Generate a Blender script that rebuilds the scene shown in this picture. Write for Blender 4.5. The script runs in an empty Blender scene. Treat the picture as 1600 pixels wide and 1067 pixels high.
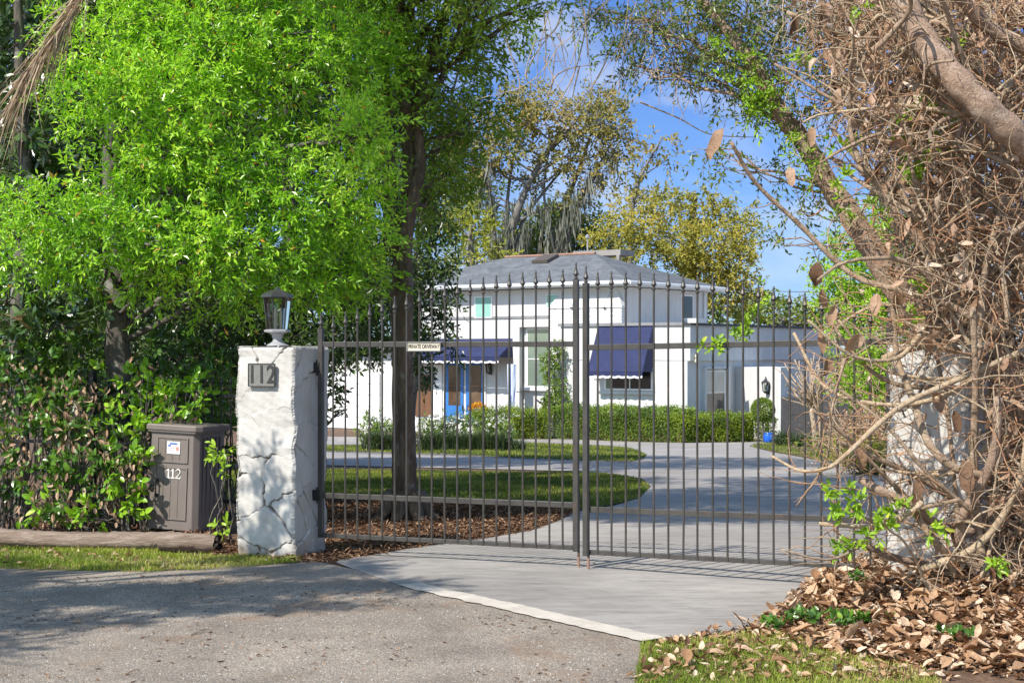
import bpy, bmesh, math, random
import numpy as np
from mathutils import Vector, Matrix

# ---------------------------------------------------------------- camera, sky, sun, exposure
SC = bpy.context.scene
COL = SC.collection
F = 2400.0; CX = 800.0; HY = 550.0; CAMH = 1.75          # focal length, centre column and horizon row of the 1600 px photograph
cam_d = bpy.data.cameras.new('camera'); cam = bpy.data.objects.new('camera', cam_d); COL.objects.link(cam)
cam.location = (0, 0, CAMH); cam.rotation_euler = (math.radians(90), 0, 0)
cam_d.sensor_width = 36; cam_d.lens = F/1600*36; cam_d.shift_y = (HY-533.5)/1600
cam_d.clip_start = .1; cam_d.clip_end = 4000
SC.camera = cam
SUN_EL = math.radians(46); SUN_AZ = math.radians(222)      # azimuth clockwise from +Y
SDIR = Vector((math.sin(SUN_AZ)*math.cos(SUN_EL), math.cos(SUN_AZ)*math.cos(SUN_EL), math.sin(SUN_EL)))
ld = bpy.data.lights.new('sun', 'SUN'); ld.energy = 4.8; ld.angle = math.radians(.55); ld.color = (1, .94, .85)
sun = bpy.data.objects.new('sun', ld); COL.objects.link(sun); sun.rotation_euler = SDIR.to_track_quat('Z', 'Y').to_euler()
sun.location = (-20, -20, 30)
W = bpy.data.worlds.new('World'); SC.world = W; W.use_nodes = True
nt = W.node_tree; nt.nodes.clear()
out = nt.nodes.new('ShaderNodeOutputWorld'); bg = nt.nodes.new('ShaderNodeBackground'); bg.inputs[1].default_value = .15
sky = nt.nodes.new('ShaderNodeTexSky'); sky.sky_type = 'NISHITA'; sky.sun_disc = False
sky.sun_elevation = SUN_EL; sky.sun_rotation = SUN_AZ; sky.air_density = 1.0; sky.dust_density = .15; sky.ozone_density = 4.0; sky.altitude = 0
tc = nt.nodes.new('ShaderNodeTexCoord'); mp = nt.nodes.new('ShaderNodeMapping'); mp.inputs['Scale'].default_value = (3, 3, 7.5)
mp.inputs['Rotation'].default_value = (0, .5, 0)
nz = nt.nodes.new('ShaderNodeTexNoise'); nz.inputs['Scale'].default_value = 2.3; nz.inputs['Detail'].default_value = 7; nz.inputs['Roughness'].default_value = .58; nz.inputs['Distortion'].default_value = .6
rp = nt.nodes.new('ShaderNodeValToRGB'); rp.color_ramp.elements[0].position = .48; rp.color_ramp.elements[0].color = (0,0,0,1); rp.color_ramp.elements[1].position = .80; rp.color_ramp.elements[1].color = (.75,.75,.75,1)
mx = nt.nodes.new('ShaderNodeMix'); mx.data_type = 'RGBA'; mx.inputs['B'].default_value = (4.2, 4.4, 4.6, 1)
nt.links.new(tc.outputs['Generated'], mp.inputs['Vector']); nt.links.new(mp.outputs[0], nz.inputs['Vector']); nt.links.new(nz.outputs['Fac'], rp.inputs[0])
nt.links.new(rp.outputs[0], mx.inputs['Factor']); 
vd = nt.nodes.new('ShaderNodeVectorMath'); vd.operation = 'DOT_PRODUCT'; vd.inputs[1].default_value = SDIR; nt.links.new(tc.outputs['Generated'], vd.inputs[0])   # the sky is deep blue away from the sun, pale and bright around it
ma = nt.nodes.new('ShaderNodeMath'); ma.operation = 'MULTIPLY_ADD'; ma.inputs[1].default_value = .5; ma.inputs[2].default_value = .5; nt.links.new(vd.outputs['Value'], ma.inputs[0])
rs = nt.nodes.new('ShaderNodeValToRGB'); rs.color_ramp.elements[0].position = .36; rs.color_ramp.elements[0].color = (.26,.35,.57,1); rs.color_ramp.elements[1].position = .62; rs.color_ramp.elements[1].color = (1,.98,.95,1); nt.links.new(ma.outputs[0], rs.inputs[0])
ml = nt.nodes.new('ShaderNodeMix'); ml.data_type = 'RGBA'; ml.blend_type = 'MULTIPLY'; ml.inputs['Factor'].default_value = 1; nt.links.new(sky.outputs[0], ml.inputs['A']); nt.links.new(rs.outputs[0], ml.inputs['B'])
gn = nt.nodes.new('ShaderNodeMix'); gn.data_type = 'RGBA'; gn.blend_type = 'MULTIPLY'; gn.inputs['Factor'].default_value = 1; gn.inputs['B'].default_value = (1.15,1.15,1.13,1); nt.links.new(ml.outputs['Result'], gn.inputs['A'])
nt.links.new(gn.outputs['Result'], mx.inputs['A']); nt.links.new(mx.outputs['Result'], bg.inputs[0]); nt.links.new(bg.outputs[0], out.inputs[0])
SC.view_settings.view_transform = 'Standard'; SC.view_settings.look = 'None'; SC.view_settings.gamma = 1
SC.view_settings.exposure = .5
try: SC.cycles.max_bounces = 8; SC.cycles.transparent_max_bounces = 16
except Exception: pass

# ---------------------------------------------------------------- places: photograph column/row at a known distance -> point
def at(px, py, Y): return np.array([(px-CX)*Y/F, Y, CAMH-(py-HY)*Y/F])
def gz(Y): return -.035*min(max(Y-13., 0), 42.)
def gzs(Y): return -.035*np.clip(Y-13., 0, 42.)
def gpix(px, py):
    if py >= 873.08: Y = 4200./(py-550)
    elif py > 690.5: Y = 3108./(py-634)
    else: Y = F*3.22/(py-550)
    return np.array([(px-CX)*Y/F, Y, gz(Y)])
def hit(px, py, P0, d):                                    # ray through a photograph point meets the upright plane through P0 along d
    k = (px-CX)/F
    t = (k*P0[1]-P0[0])/(d[0]-k*d[1])
    Y = P0[1]+d[1]*t
    return np.array([P0[0]+d[0]*t, Y, CAMH-(py-HY)*Y/F]), t
V3 = lambda *a: np.array(a, float)
def nrm(v): return v/np.maximum(np.linalg.norm(v, axis=-1, keepdims=True), 1e-9)
def cr(pts, n=8):                                          # Catmull-Rom through points of any width
    P = np.array(pts, float); P = np.vstack([2*P[0]-P[1], P, 2*P[-1]-P[-2]]); o = []
    for i in range(1, len(P)-2):
        for t in np.linspace(0, 1, n, endpoint=False):
            a, b, c, d = P[i-1], P[i], P[i+1], P[i+2]
            o.append(.5*((2*b)+(c-a)*t+(2*a-5*b+4*c-d)*t*t+(3*b-a-3*c+d)*t**3))
    o.append(P[-2]); return np.array(o)

# ---------------------------------------------------------------- mesh building
ORIG = {}
def link(o, parent=None, loc=None):
    COL.objects.link(o)
    if parent is not None: o.parent = parent; ORIG[o.name] = ORIG[parent.name]
    else:
        l = V3(0,0,0) if loc is None else np.array(loc, float); o.location = l; ORIG[o.name] = l
    return o
def tag(o, label=None, cat=None, group=None, kind=None):
    if label: o['label'] = label
    if cat: o['category'] = cat
    if group: o['group'] = group
    if kind: o['kind'] = kind
    return o
def thing(name, label, cat, loc, group=None):
    o = bpy.data.objects.new(name, None); o.empty_display_size = .2; link(o, None, loc)
    return tag(o, label, cat, group)
class MB:
    def __init__(s): s.v = []; s.f = []; s.n = 0; s.t = []; s.hast = False
    def add(s, v, f, tint=None):
        v = np.asarray(v, float).reshape(-1, 3); f = np.asarray(f, int)
        if f.ndim == 1: f = f[None]
        s.v.append(v); s.f.append(f+s.n); s.n += len(v)
        if tint is not None: s.hast = True; s.t.append(np.broadcast_to(np.asarray(tint, float), (len(v),)))
        else: s.t.append(np.zeros(len(v)))
        return s
    def box(s, o, ux, uy, uz):                             # corner and three edge vectors
        o, ux, uy, uz = [np.array(q, float) for q in (o, ux, uy, uz)]
        if np.dot(np.cross(ux, uy), uz) < 0: o = o+ux; ux = -ux
        v = [o, o+ux, o+ux+uy, o+uy]; v = v+[q+uz for q in v]
        return s.add(v, [[0,3,2,1],[4,5,6,7],[0,1,5,4],[1,2,6,5],[2,3,7,6],[3,0,4,7]])
    def cbox(s, c, sx, sy, sz, ax=None):
        ax = np.eye(3) if ax is None else ax
        a, b, d = ax[0]*sx, ax[1]*sy, ax[2]*sz
        return s.box(np.array(c)-(a+b+d)/2, a, b, d)
    def tube(s, pts, r, k=6, cap=True):
        P = np.asarray(pts, float); n = len(P); r = np.broadcast_to(np.asarray(r, float), (n,))
        T = nrm(np.gradient(P, axis=0)); up = V3(0,0,1) if abs(T[0][2]) < .9 else V3(1,0,0)
        A = nrm(np.cross(T[0], up)); an = np.linspace(0, 2*np.pi, k, endpoint=False); vs = []
        for i in range(n):
            A = nrm(A-T[i]*np.dot(A, T[i])); B = np.cross(T[i], A)
            vs.append(P[i]+r[i]*(np.cos(an)[:,None]*A+np.sin(an)[:,None]*B))
        v = np.concatenate(vs); i = np.arange(n-1)[:,None]*k; j = np.arange(k)[None]; j2 = (j+1) % k
        f = np.stack([i+j, i+j2, i+k+j2, i+k+j], -1).reshape(-1, 4)
        b = s.n; s.add(v, f)
        if cap:
            s.f.append(np.arange(k)[::-1][None]+b); s.f.append((np.arange(k)+(n-1)*k)[None]+b)
        return s
    def lathe(s, c, prof, k=16, ax=None, ph=0):
        ax = np.eye(3) if ax is None else ax; an = np.linspace(0, 2*np.pi, k, endpoint=False)+ph; v = []
        for r, z in prof: v.append(np.array(c)+r*(np.cos(an)[:,None]*ax[0]+np.sin(an)[:,None]*ax[1])+z*ax[2])
        n = len(prof); i = np.arange(n-1)[:,None]*k; j = np.arange(k)[None]; j2 = (j+1) % k; b = s.n
        s.add(np.concatenate(v), np.stack([i+j, i+j2, i+k+j2, i+k+j], -1).reshape(-1, 4))
        s.f.append(np.arange(k)[::-1][None]+b); s.f.append((np.arange(k)+(n-1)*k)[None]+b); return s
    def poly(s, pts, ext):                                 # flat outline given thickness along ext
        P = np.array(pts, float); n = len(P); e = np.array(ext, float); b = s.n
        nn = sum(np.cross(P[i], P[(i+1) % n]) for i in range(n))
        if np.dot(nn, e) > 0: P = P[::-1]
        s.add(np.vstack([P, P+e]), np.arange(n)[None]); s.f.append((np.arange(n)[::-1]+n)[None]+b)
        i = np.arange(n); s.f.append(np.stack([(i+1) % n, i, i+n, (i+1) % n+n], -1)+b); return s
    def build(s, name, mat, parent=None, loc=None, smooth=False, bevel=0):
        me = bpy.data.meshes.new(name); V = np.concatenate(s.v)
        o = bpy.data.objects.new(name, me); link(o, parent, loc); V = V-ORIG[o.name]
        me.vertices.add(len(V)); me.vertices.foreach_set('co', V.astype(np.float32).ravel())
        lt = np.concatenate([np.full(len(f), f.shape[1]) for f in s.f]); li = np.concatenate([f.ravel() for f in s.f])
        me.loops.add(len(li)); me.loops.foreach_set('vertex_index', li.astype(np.int32))
        me.polygons.add(len(lt)); me.polygons.foreach_set('loop_start', np.concatenate([[0], np.cumsum(lt)[:-1]]).astype(np.int32))
        me.polygons.foreach_set('use_smooth', np.full(len(lt), smooth, bool))
        me.update(calc_edges=True)
        if s.hast: a = me.attributes.new('tint', 'FLOAT', 'POINT'); a.data.foreach_set('value', np.concatenate(s.t).astype(np.float32))
        me.materials.append(mat)
        if bevel: m = o.modifiers.new('Bevel', 'BEVEL'); m.width = bevel; m.segments = 2; m.limit_method = 'ANGLE'
        return o

# ---------------------------------------------------------------- materials
def newmat(name):
    m = bpy.data.materials.new(name); m.use_nodes = True; t = m.node_tree; b = t.nodes['Principled BSDF']; return m, t, b
def ramp(t, stops):
    r = t.nodes.new('ShaderNodeValToRGB'); e = r.color_ramp.elements
    while len(e) < len(stops): e.new(.5)
    for i, (p, c) in enumerate(stops): e[i].position = p; e[i].color = (*c, 1)
    return r
def noise(t, vec, scale, detail=4, rough=.55, dist=0):
    n = t.nodes.new('ShaderNodeTexNoise'); n.inputs['Scale'].default_value = scale; n.inputs['Detail'].default_value = detail
    n.inputs['Roughness'].default_value = rough; n.inputs['Distortion'].default_value = dist; t.links.new(vec, n.inputs['Vector']); return n
def objvec(t, scale=(1,1,1), rot=(0,0,0)):
    c = t.nodes.new('ShaderNodeTexCoord'); m = t.nodes.new('ShaderNodeMapping'); m.inputs['Scale'].default_value = scale; m.inputs['Rotation'].default_value = rot
    t.links.new(c.outputs['Object'], m.inputs[0]); return m.outputs[0]
def bump(t, b, h, strength, dist=.01):
    n = t.nodes.new('ShaderNodeBump'); n.inputs['Strength'].default_value = strength; n.inputs['Distance'].default_value = dist
    t.links.new(h, n.inputs['Height']); t.links.new(n.outputs[0], b.inputs['Normal'])
def mixc(t, a, b, f, mode='MIX'):
    m = t.nodes.new('ShaderNodeMix'); m.data_type = 'RGBA'; m.blend_type = mode
    for s, q in (('A', a), ('B', b), ('Factor', f)):
        if hasattr(q, 'is_linked') or hasattr(q, 'links'): t.links.new(q, m.inputs[s])
        else: m.inputs[s].default_value = (*q, 1) if s != 'Factor' else q
    return m.outputs['Result']
def pmat(name, stops, scale=8, detail=5, rough=.6, bstr=.3, bscale=40, bdist=.01, metal=0, sc=(1,1,1), spec=.5):
    m, t, b = newmat(name); v = objvec(t, sc); n = noise(t, v, scale, detail); r = ramp(t, stops); t.links.new(n.outputs[0], r.inputs[0]); t.links.new(r.outputs[0], b.inputs['Base Color'])
    b.inputs['Roughness'].default_value = rough; b.inputs['Metallic'].default_value = metal; b.inputs['Specular IOR Level'].default_value = spec
    if bstr: n2 = noise(t, v, bscale, 4); bump(t, b, n2.outputs[0], bstr, bdist)
    return m
def leafmat(name, stops, trans=.35, rough=.38, spec=.5, tcol=(1.25,1.25,.5)):
    m, t, b = newmat(name); a = t.nodes.new('ShaderNodeAttribute'); a.attribute_name = 'tint'
    r = ramp(t, stops); t.links.new(a.outputs['Fac'], r.inputs[0]); t.links.new(r.outputs[0], b.inputs['Base Color'])
    b.inputs['Roughness'].default_value = rough; b.inputs['Specular IOR Level'].default_value = spec
    if trans:
        tr = t.nodes.new('ShaderNodeBsdfTranslucent'); c = mixc(t, r.outputs[0], tcol, 1.0, 'MULTIPLY'); t.links.new(c, tr.inputs[0])
        ms = t.nodes.new('ShaderNodeMixShader'); ms.inputs[0].default_value = trans; t.links.new(b.outputs[0], ms.inputs[1]); t.links.new(tr.outputs[0], ms.inputs[2])
        t.links.new(ms.outputs[0], t.nodes['Material Output'].inputs[0])
    return m
M = {}
def ground_mats():
    # gravelly asphalt
    m, t, b = newmat('asphalt'); v = objvec(t)
    n1 = noise(t, v, 1.1, 5, .6, .4); r1 = ramp(t, [(.3,(.185,.158,.13)),(.5,(.285,.245,.205)),(.72,(.38,.33,.275))]); t.links.new(n1.outputs[0], r1.inputs[0])
    vo = t.nodes.new('ShaderNodeTexVoronoi'); vo.inputs['Scale'].default_value = 150; t.links.new(v, vo.inputs['Vector'])
    sp = t.nodes.new('ShaderNodeSeparateColor'); t.links.new(vo.outputs['Color'], sp.inputs[0]); r2 = ramp(t, [(0,(.42,.41,.41)),(.45,(.82,.81,.79)),(.8,(1.15,1.12,1.06)),(.97,(2.1,2.0,1.85))]); t.links.new(sp.outputs[0], r2.inputs[0])
    c = mixc(t, r1.outputs[0], r2.outputs[0], .85, 'MULTIPLY')
    n3 = noise(t, v, .9, 6, .7, 1.2); r3 = ramp(t, [(.54,(0,0,0)),(.68,(.6,.6,.6))]); t.links.new(n3.outputs[0], r3.inputs[0])
    c = mixc(t, c, (.27,.155,.08), r3.outputs[0]); t.links.new(c, b.inputs['Base Color']); b.inputs['Roughness'].default_value = .85
    bump(t, b, vo.outputs['Distance'], .8, -.008); M['asphalt'] = m
    # stone pavers, streaked grey
    m, t, b = newmat('pavers'); v = objvec(t, (1,1,1), (0,0,math.radians(-22)))
    br = t.nodes.new('ShaderNodeTexBrick'); br.inputs['Scale'].default_value = 1; br.inputs['Brick Width'].default_value = .42; br.inputs['Row Height'].default_value = .21; br.inputs['Mortar Size'].default_value = .004; br.inputs['Mortar Smooth'].default_value = .3
    br.inputs['Color1'].default_value = (.315,.297,.277,1); br.inputs['Color2'].default_value = (.345,.328,.308,1); br.inputs['Mortar'].default_value = (.285,.268,.25,1); t.links.new(v, br.inputs['Vector'])
    v2 = objvec(t, (.7,3.0,1), (0,0,math.radians(8))); n = noise(t, v2, 3.2, 9, .72, .7); r = ramp(t, [(.3,(.62,.62,.63)),(.5,(.98,.97,.96)),(.72,(1.2,1.18,1.15))]); t.links.new(n.outputs[0], r.inputs[0])
    c = mixc(t, br.outputs['Color'], r.outputs[0], 1., 'MULTIPLY'); n9 = noise(t, objvec(t), .5, 4, .6, .5); r9 = ramp(t, [(.32,(.76,.75,.74)),(.65,(1.08,1.07,1.05))]); t.links.new(n9.outputs[0], r9.inputs[0])
    c = mixc(t, c, r9.outputs[0], 1., 'MULTIPLY'); t.links.new(c, b.inputs['Base Color']); b.inputs['Roughness'].default_value = .75
    n4 = noise(t, v, 30, 5); ad = t.nodes.new('ShaderNodeMath'); ad.operation = 'SUBTRACT'; t.links.new(n4.outputs[0], ad.inputs[0]); t.links.new(br.outputs['Fac'], ad.inputs[1]); bump(t, b, ad.outputs[0], .35, .006); M['pavers'] = m
    M['concrete'] = pmat('concrete', [(.3,(.43,.385,.325)),(.7,(.58,.53,.46))], 6, 8, .85, .5, 70, .006)
    M['soil'] = pmat('soil', [(.3,(.06,.035,.02)),(.5,(.13,.075,.042)),(.7,(.22,.13,.075))], 9, 9, .95, .8, 30, .03)
    M['turf'] = pmat('turf', [(.3,(.08,.06,.025)),(.5,(.13,.13,.035)),(.68,(.24,.2,.075))], 3, 8, .95, .8, 30, .03)
    M['far_ground'] = pmat('far_ground', [(.3,(.06,.06,.03)),(.7,(.13,.12,.06))], .4, 6, .95, 0)
ground_mats()
def stucco(name, c0, c1, bs=.35, sc=22):
    m = pmat(name, [(.3,c0),(.7,c1)], 1.1, 8, .85, bs, sc, .02)
    t = m.node_tree; b = t.nodes['Principled BSDF']; s = b.inputs['Base Color'].links[0].from_socket; n = noise(t, objvec(t, (4,4,.35)), 1.6, 6, .65); q = ramp(t, [(.34,(.90,.89,.875)),(.5,(1,1,1))]); t.links.new(n.outputs[0], q.inputs[0]); c = mixc(t, s, q.outputs[0], 1., 'MULTIPLY'); t.links.new(c, b.inputs['Base Color']); return m
M['white_stucco'] = stucco('white_stucco', (.56,.555,.54), (.64,.635,.62), .12, 25)
M['shade_tint_stucco'] = stucco('shade_tint_stucco', (.54,.56,.565), (.62,.64,.645), .9, 7)  # rough white stucco with the side wall's cool shade mixed into its colour
M['white_trim'] = pmat('white_trim', [(.3,(.76,.76,.75)),(.7,(.84,.84,.83))], 3, 3, .5, .05)
M['grey_trim'] = pmat('grey_trim', [(.3,(.20,.20,.21)),(.7,(.26,.26,.27))], 3, 3, .6, .05)
M['soffit'] = pmat('soffit', [(.3,(.55,.55,.53)),(.7,(.62,.62,.6))], 3, 3, .7, .05)
M['gutter'] = pmat('gutter', [(.3,(.62,.64,.65)),(.7,(.7,.72,.73))], 3, 3, .4, .05)
M['dark_coping'] = pmat('dark_coping', [(.3,(.03,.032,.036)),(.7,(.05,.052,.056))], 3, 3, .5, .05)
M['navy'] = pmat('navy', [(.3,(.010,.016,.065)),(.7,(.017,.026,.095))], 4, 5, .8, .2, 30, .01)
M['blue_paint'] = pmat('blue_paint', [(.3,(.03,.15,.42)),(.7,(.04,.19,.5))], 4, 3, .4, .05)
M['brown_wood'] = pmat('brown_wood', [(.3,(.11,.05,.022)),(.7,(.19,.09,.042))], 5, 6, .6, .4, 30, .01, sc=(1,1,.15))
M['glass_dark'] = pmat('glass_dark', [(.3,(.012,.014,.016)),(.7,(.03,.032,.034))], 2, 2, .06, 0, spec=.7)
M['glass_brown'] = pmat('glass_brown', [(.35,(.06,.035,.02)),(.65,(.15,.10,.065))], 1.2, 3, .12, 0, spec=.6)
M['glass_green'] = pmat('glass_green', [(.3,(.13,.18,.14)),(.7,(.2,.25,.2))], 1.2, 2, .08, 0, spec=.7)
M['shutter_green'] = pmat('shutter_green', [(.3,(.22,.45,.38)),(.7,(.28,.52,.44))], 3, 3, .4, .05)
M['blind'] = pmat('blind', [(.3,(.42,.42,.39)),(.7,(.52,.52,.48))], 2, 3, .4, .05, spec=.6)
M['dark_room'] = pmat('dark_room', [(.35,(.05,.05,.045)),(.65,(.13,.125,.11))], 1.5, 4, .12, 0, spec=.6)
M['iron'] = pmat('iron', [(.3,(.038,.034,.030)),(.7,(.066,.060,.053))], 9, 6, .42, .15, 60, .003, spec=.45)
def rust(mt):
    t = mt.node_tree; b = t.nodes['Principled BSDF']; s = b.inputs['Base Color'].links[0].from_socket; n = noise(t, objvec(t), 7, 8, .72, .4); q = ramp(t, [(.60,(0,0,0)),(.70,(.7,.7,.7))]); t.links.new(n.outputs[0], q.inputs[0]); c = mixc(t, s, (.13,.065,.035), q.outputs[0]); t.links.new(c, b.inputs['Base Color'])
rust(M['iron'])
M['black_iron'] = pmat('black_iron', [(.3,(.010,.010,.010)),(.7,(.02,.02,.02))], 6, 4, .5, .1, spec=.4)
M['rusty_iron'] = pmat('rusty_iron', [(.3,(.22,.12,.085)),(.7,(.33,.19,.14))], 25, 6, .7, .3, 60, .003)
M['dark_metal'] = pmat('dark_metal', [(.3,(.03,.03,.03)),(.7,(.05,.05,.05))], 6, 4, .35, .1, spec=.5)
M['grey_metal'] = pmat('grey_metal', [(.3,(.24,.24,.25)),(.7,(.36,.36,.37))], 14, 5, .5, .3, 60, .004)
M['box_resin'] = pmat('box_resin', [(.3,(.16,.132,.118)),(.7,(.205,.172,.155))], 5, 6, .5, .25, 45, .004, sc=(1,1,.2))
M['groove_shade_resin'] = pmat('groove_shade_resin', [(.3,(.045,.037,.033)),(.7,(.06,.05,.045))], 5, 5, .6, .15)
M['white_plastic'] = pmat('white_plastic', [(.3,(.72,.7,.66)),(.7,(.8,.78,.74))], 8, 3, .4, .05)
M['cream'] = pmat('cream', [(.3,(.6,.55,.42)),(.7,(.7,.65,.52))], 14, 4, .5, .1)
M['ink'] = pmat('ink', [(.3,(.05,.035,.03)),(.7,(.07,.05,.045))], 9, 3, .6, 0)
M['paper'] = pmat('paper', [(.3,(.7,.7,.7)),(.7,(.78,.78,.78))], 9, 3, .35, 0)
M['blue_ink'] = pmat('blue_ink', [(.3,(.08,.14,.40)),(.7,(.12,.2,.5))], 9, 3, .5, 0)
M['pale_ink'] = pmat('pale_ink', [(.3,(.45,.42,.45)),(.7,(.55,.5,.52))], 60, 3, .5, 0)
M['red_ink'] = pmat('red_ink', [(.3,(.5,.2,.16)),(.7,(.62,.3,.25))], 60, 3, .5, 0)
M['plaque'] = pmat('plaque', [(.3,(.155,.15,.135)),(.7,(.205,.2,.182))], 30, 5, .45, .2, 90, .002)
M['plaque_dark'] = pmat('plaque_dark', [(.3,(.025,.024,.022)),(.7,(.04,.038,.036))], 20, 3, .5, 0)
M['bronze'] = pmat('bronze', [(.3,(.02,.018,.015)),(.7,(.05,.045,.038))], 9, 4, .4, .1)
M['block'] = pmat('block', [(.3,(.085,.08,.082)),(.7,(.12,.113,.115))], 4, 6, .9, .15, 60, .004, spec=.2)
M['blue_ceramic'] = pmat('blue_ceramic', [(.3,(.012,.09,.5)),(.7,(.02,.13,.6))], 9, 3, .15, .03)
M['terracotta'] = pmat('terracotta', [(.3,(.06,.035,.028)),(.7,(.1,.06,.045))], 9, 4, .6, .1)
M['roof_cap'] = pmat('roof_cap', [(.3,(.24,.22,.20)),(.7,(.31,.29,.265))], 3, 4, .7, .1)
M['ridge_tile'] = pmat('ridge_tile', [(.3,(.22,.12,.08)),(.7,(.3,.17,.12))], 6, 4, .7, .1)
m, t, b = newmat('glass'); tr = t.nodes.new('ShaderNodeBsdfTransparent'); gl = t.nodes.new('ShaderNodeBsdfGlossy'); gl.inputs['Roughness'].default_value = .05
fr = t.nodes.new('ShaderNodeFresnel'); fr.inputs[0].default_value = 1.6; ms = t.nodes.new('ShaderNodeMixShader'); tr.inputs[0].default_value = (.86,.9,.88,1)
t.links.new(fr.outputs[0], ms.inputs[0]); t.links.new(tr.outputs[0], ms.inputs[1]); t.links.new(gl.outputs[0], ms.inputs[2]); t.links.new(ms.outputs[0], t.nodes['Material Output'].inputs[0]); M['glass'] = m
# white painted flagstone with grime in its joints
m, t, b = newmat('painted_stone'); v = objvec(t); n = noise(t, v, 3.5, 8, .62, .3); r = ramp(t, [(.25,(.38,.345,.30)),(.45,(.49,.465,.425)),(.75,(.56,.54,.505))]); t.links.new(n.outputs[0], r.inputs[0])
a = t.nodes.new('ShaderNodeAttribute'); a.attribute_name = 'tint'; c = mixc(t, r.outputs[0], (.16,.125,.095), a.outputs['Fac'])
n5 = noise(t, objvec(t, (5,5,.7)), 4, 5, .6); r5 = ramp(t, [(.62,(0,0,0)),(.82,(.4,.4,.4))]); t.links.new(n5.outputs[0], r5.inputs[0]); c = mixc(t, c, (.36,.32,.27), r5.outputs[0])
sz = t.nodes.new('ShaderNodeSeparateXYZ'); t.links.new(v, sz.inputs[0]); nd = noise(t, v, 9, 6, .7); ad = t.nodes.new('ShaderNodeMath'); ad.operation = 'MULTIPLY_ADD'; ad.inputs[1].default_value = .45; t.links.new(nd.outputs[0], ad.inputs[0]); t.links.new(sz.outputs[2], ad.inputs[2])
rd_ = ramp(t, [(.22,(.75,.75,.75)),(.36,(0,0,0))]); t.links.new(ad.outputs[0], rd_.inputs[0]); c = mixc(t, c, (.27,.20,.14), rd_.outputs[0])   # soil splashed on the foot of the pillar
t.links.new(c, b.inputs['Base Color']); b.inputs['Roughness'].default_value = .75; n2 = noise(t, v, 45, 6, .65); bump(t, b, n2.outputs[0], .55, .008); M['painted_stone'] = m
# painted brick
m, t, b = newmat('painted_brick'); v = objvec(t, (1,1,1))
cx = t.nodes.new('ShaderNodeSeparateXYZ'); t.links.new(v, cx.inputs[0]); ad = t.nodes.new('ShaderNodeMath'); t.links.new(cx.outputs[0], ad.inputs[0]); t.links.new(cx.outputs[1], ad.inputs[1])
cb = t.nodes.new('ShaderNodeCombineXYZ'); t.links.new(ad.outputs[0], cb.inputs[0]); t.links.new(cx.outputs[2], cb.inputs[1])
br = t.nodes.new('ShaderNodeTexBrick'); br.inputs['Scale'].default_value = 1; br.inputs['Brick Width'].default_value = .26; br.inputs['Row Height'].default_value = .1; br.inputs['Mortar Size'].default_value = .012; t.links.new(cb.outputs[0], br.inputs['Vector'])
br.inputs['Color1'].default_value = (.74,.73,.71,1); br.inputs['Color2'].default_value = (.8,.79,.77,1); br.inputs['Mortar'].default_value = (.5,.49,.47,1)
t.links.new(br.outputs['Color'], b.inputs['Base Color']); b.inputs['Roughness'].default_value = .7; inv = t.nodes.new('ShaderNodeMath'); inv.operation = 'SUBTRACT'; inv.inputs[0].default_value = 1; t.links.new(br.outputs['Fac'], inv.inputs[1]); bump(t, b, inv.outputs[0], .8, .03); M['painted_brick'] = m
# asphalt shingles
m, t, b = newmat('shingles'); v = objvec(t); n = noise(t, v, 1.3, 8, .7); r = ramp(t, [(.3,(.085,.095,.105)),(.7,(.15,.16,.172))]); t.links.new(n.outputs[0], r.inputs[0])
w = t.nodes.new('ShaderNodeTexWave'); w.wave_type = 'BANDS'; w.bands_direction = 'Z'; w.wave_profile = 'SAW'; w.inputs['Scale'].default_value = 3.2; t.links.new(v, w.inputs['Vector'])
vo = t.nodes.new('ShaderNodeTexVoronoi'); vo.inputs['Scale'].default_value = 4.5; t.links.new(objvec(t, (1,1,3)), vo.inputs['Vector']); sp = t.nodes.new('ShaderNodeSeparateColor'); t.links.new(vo.outputs['Color'], sp.inputs[0])
r2 = ramp(t, [(0,(.8,.8,.8)),(1,(1.2,1.2,1.2))]); t.links.new(sp.outputs[0], r2.inputs[0]); c = mixc(t, r.outputs[0], r2.outputs[0], 1., 'MULTIPLY'); t.links.new(c, b.inputs['Base Color']); b.inputs['Roughness'].default_value = .85
bump(t, b, w.outputs['Fac'], .5, .03); M['shingles'] = m
# barks
def bark(name, c0, c1, c2, sc=(1,1,.25), scale=9, lich=None):
    m, t, b = newmat(name); v = objvec(t, sc); n = noise(t, v, scale, 9, .68, .6); r = ramp(t, [(.3,c0),(.5,c1),(.72,c2)]); t.links.new(n.outputs[0], r.inputs[0]); c = r.outputs[0]
    if lich:
        n2 = noise(t, objvec(t), 6, 6, .6); r2 = ramp(t, [(.56,(0,0,0)),(.64,(.8,.8,.8))]); t.links.new(n2.outputs[0], r2.inputs[0]); c = mixc(t, c, lich, r2.outputs[0])
    t.links.new(c, b.inputs['Base Color']); b.inputs['Roughness'].default_value = .9; n3 = noise(t, v, scale*2.5, 8, .7, .4); bump(t, b, n3.outputs[0], 1., .03); M[name] = m
bark('oak_bark', (.05,.033,.021), (.13,.088,.058), (.25,.185,.13), lich=(.22,.2,.17))
bark('grey_bark', (.06,.052,.042), (.12,.105,.088), (.22,.2,.17), lich=(.28,.27,.23))
bark('vine_bark', (.20,.138,.09), (.40,.285,.19), (.58,.455,.33), (1,1,1), 14)
bark('limb_bark', (.19,.125,.085), (.38,.26,.185), (.54,.40,.30), (1,1,1), 13, lich=(.50,.39,.30))
bark('twig_tan', (.38,.26,.155), (.58,.43,.275), (.70,.59,.44), (1,1,1), 20)
bark('twig_rust', (.34,.165,.08), (.54,.295,.16), (.64,.42,.27), (1,1,1), 20)
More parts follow.
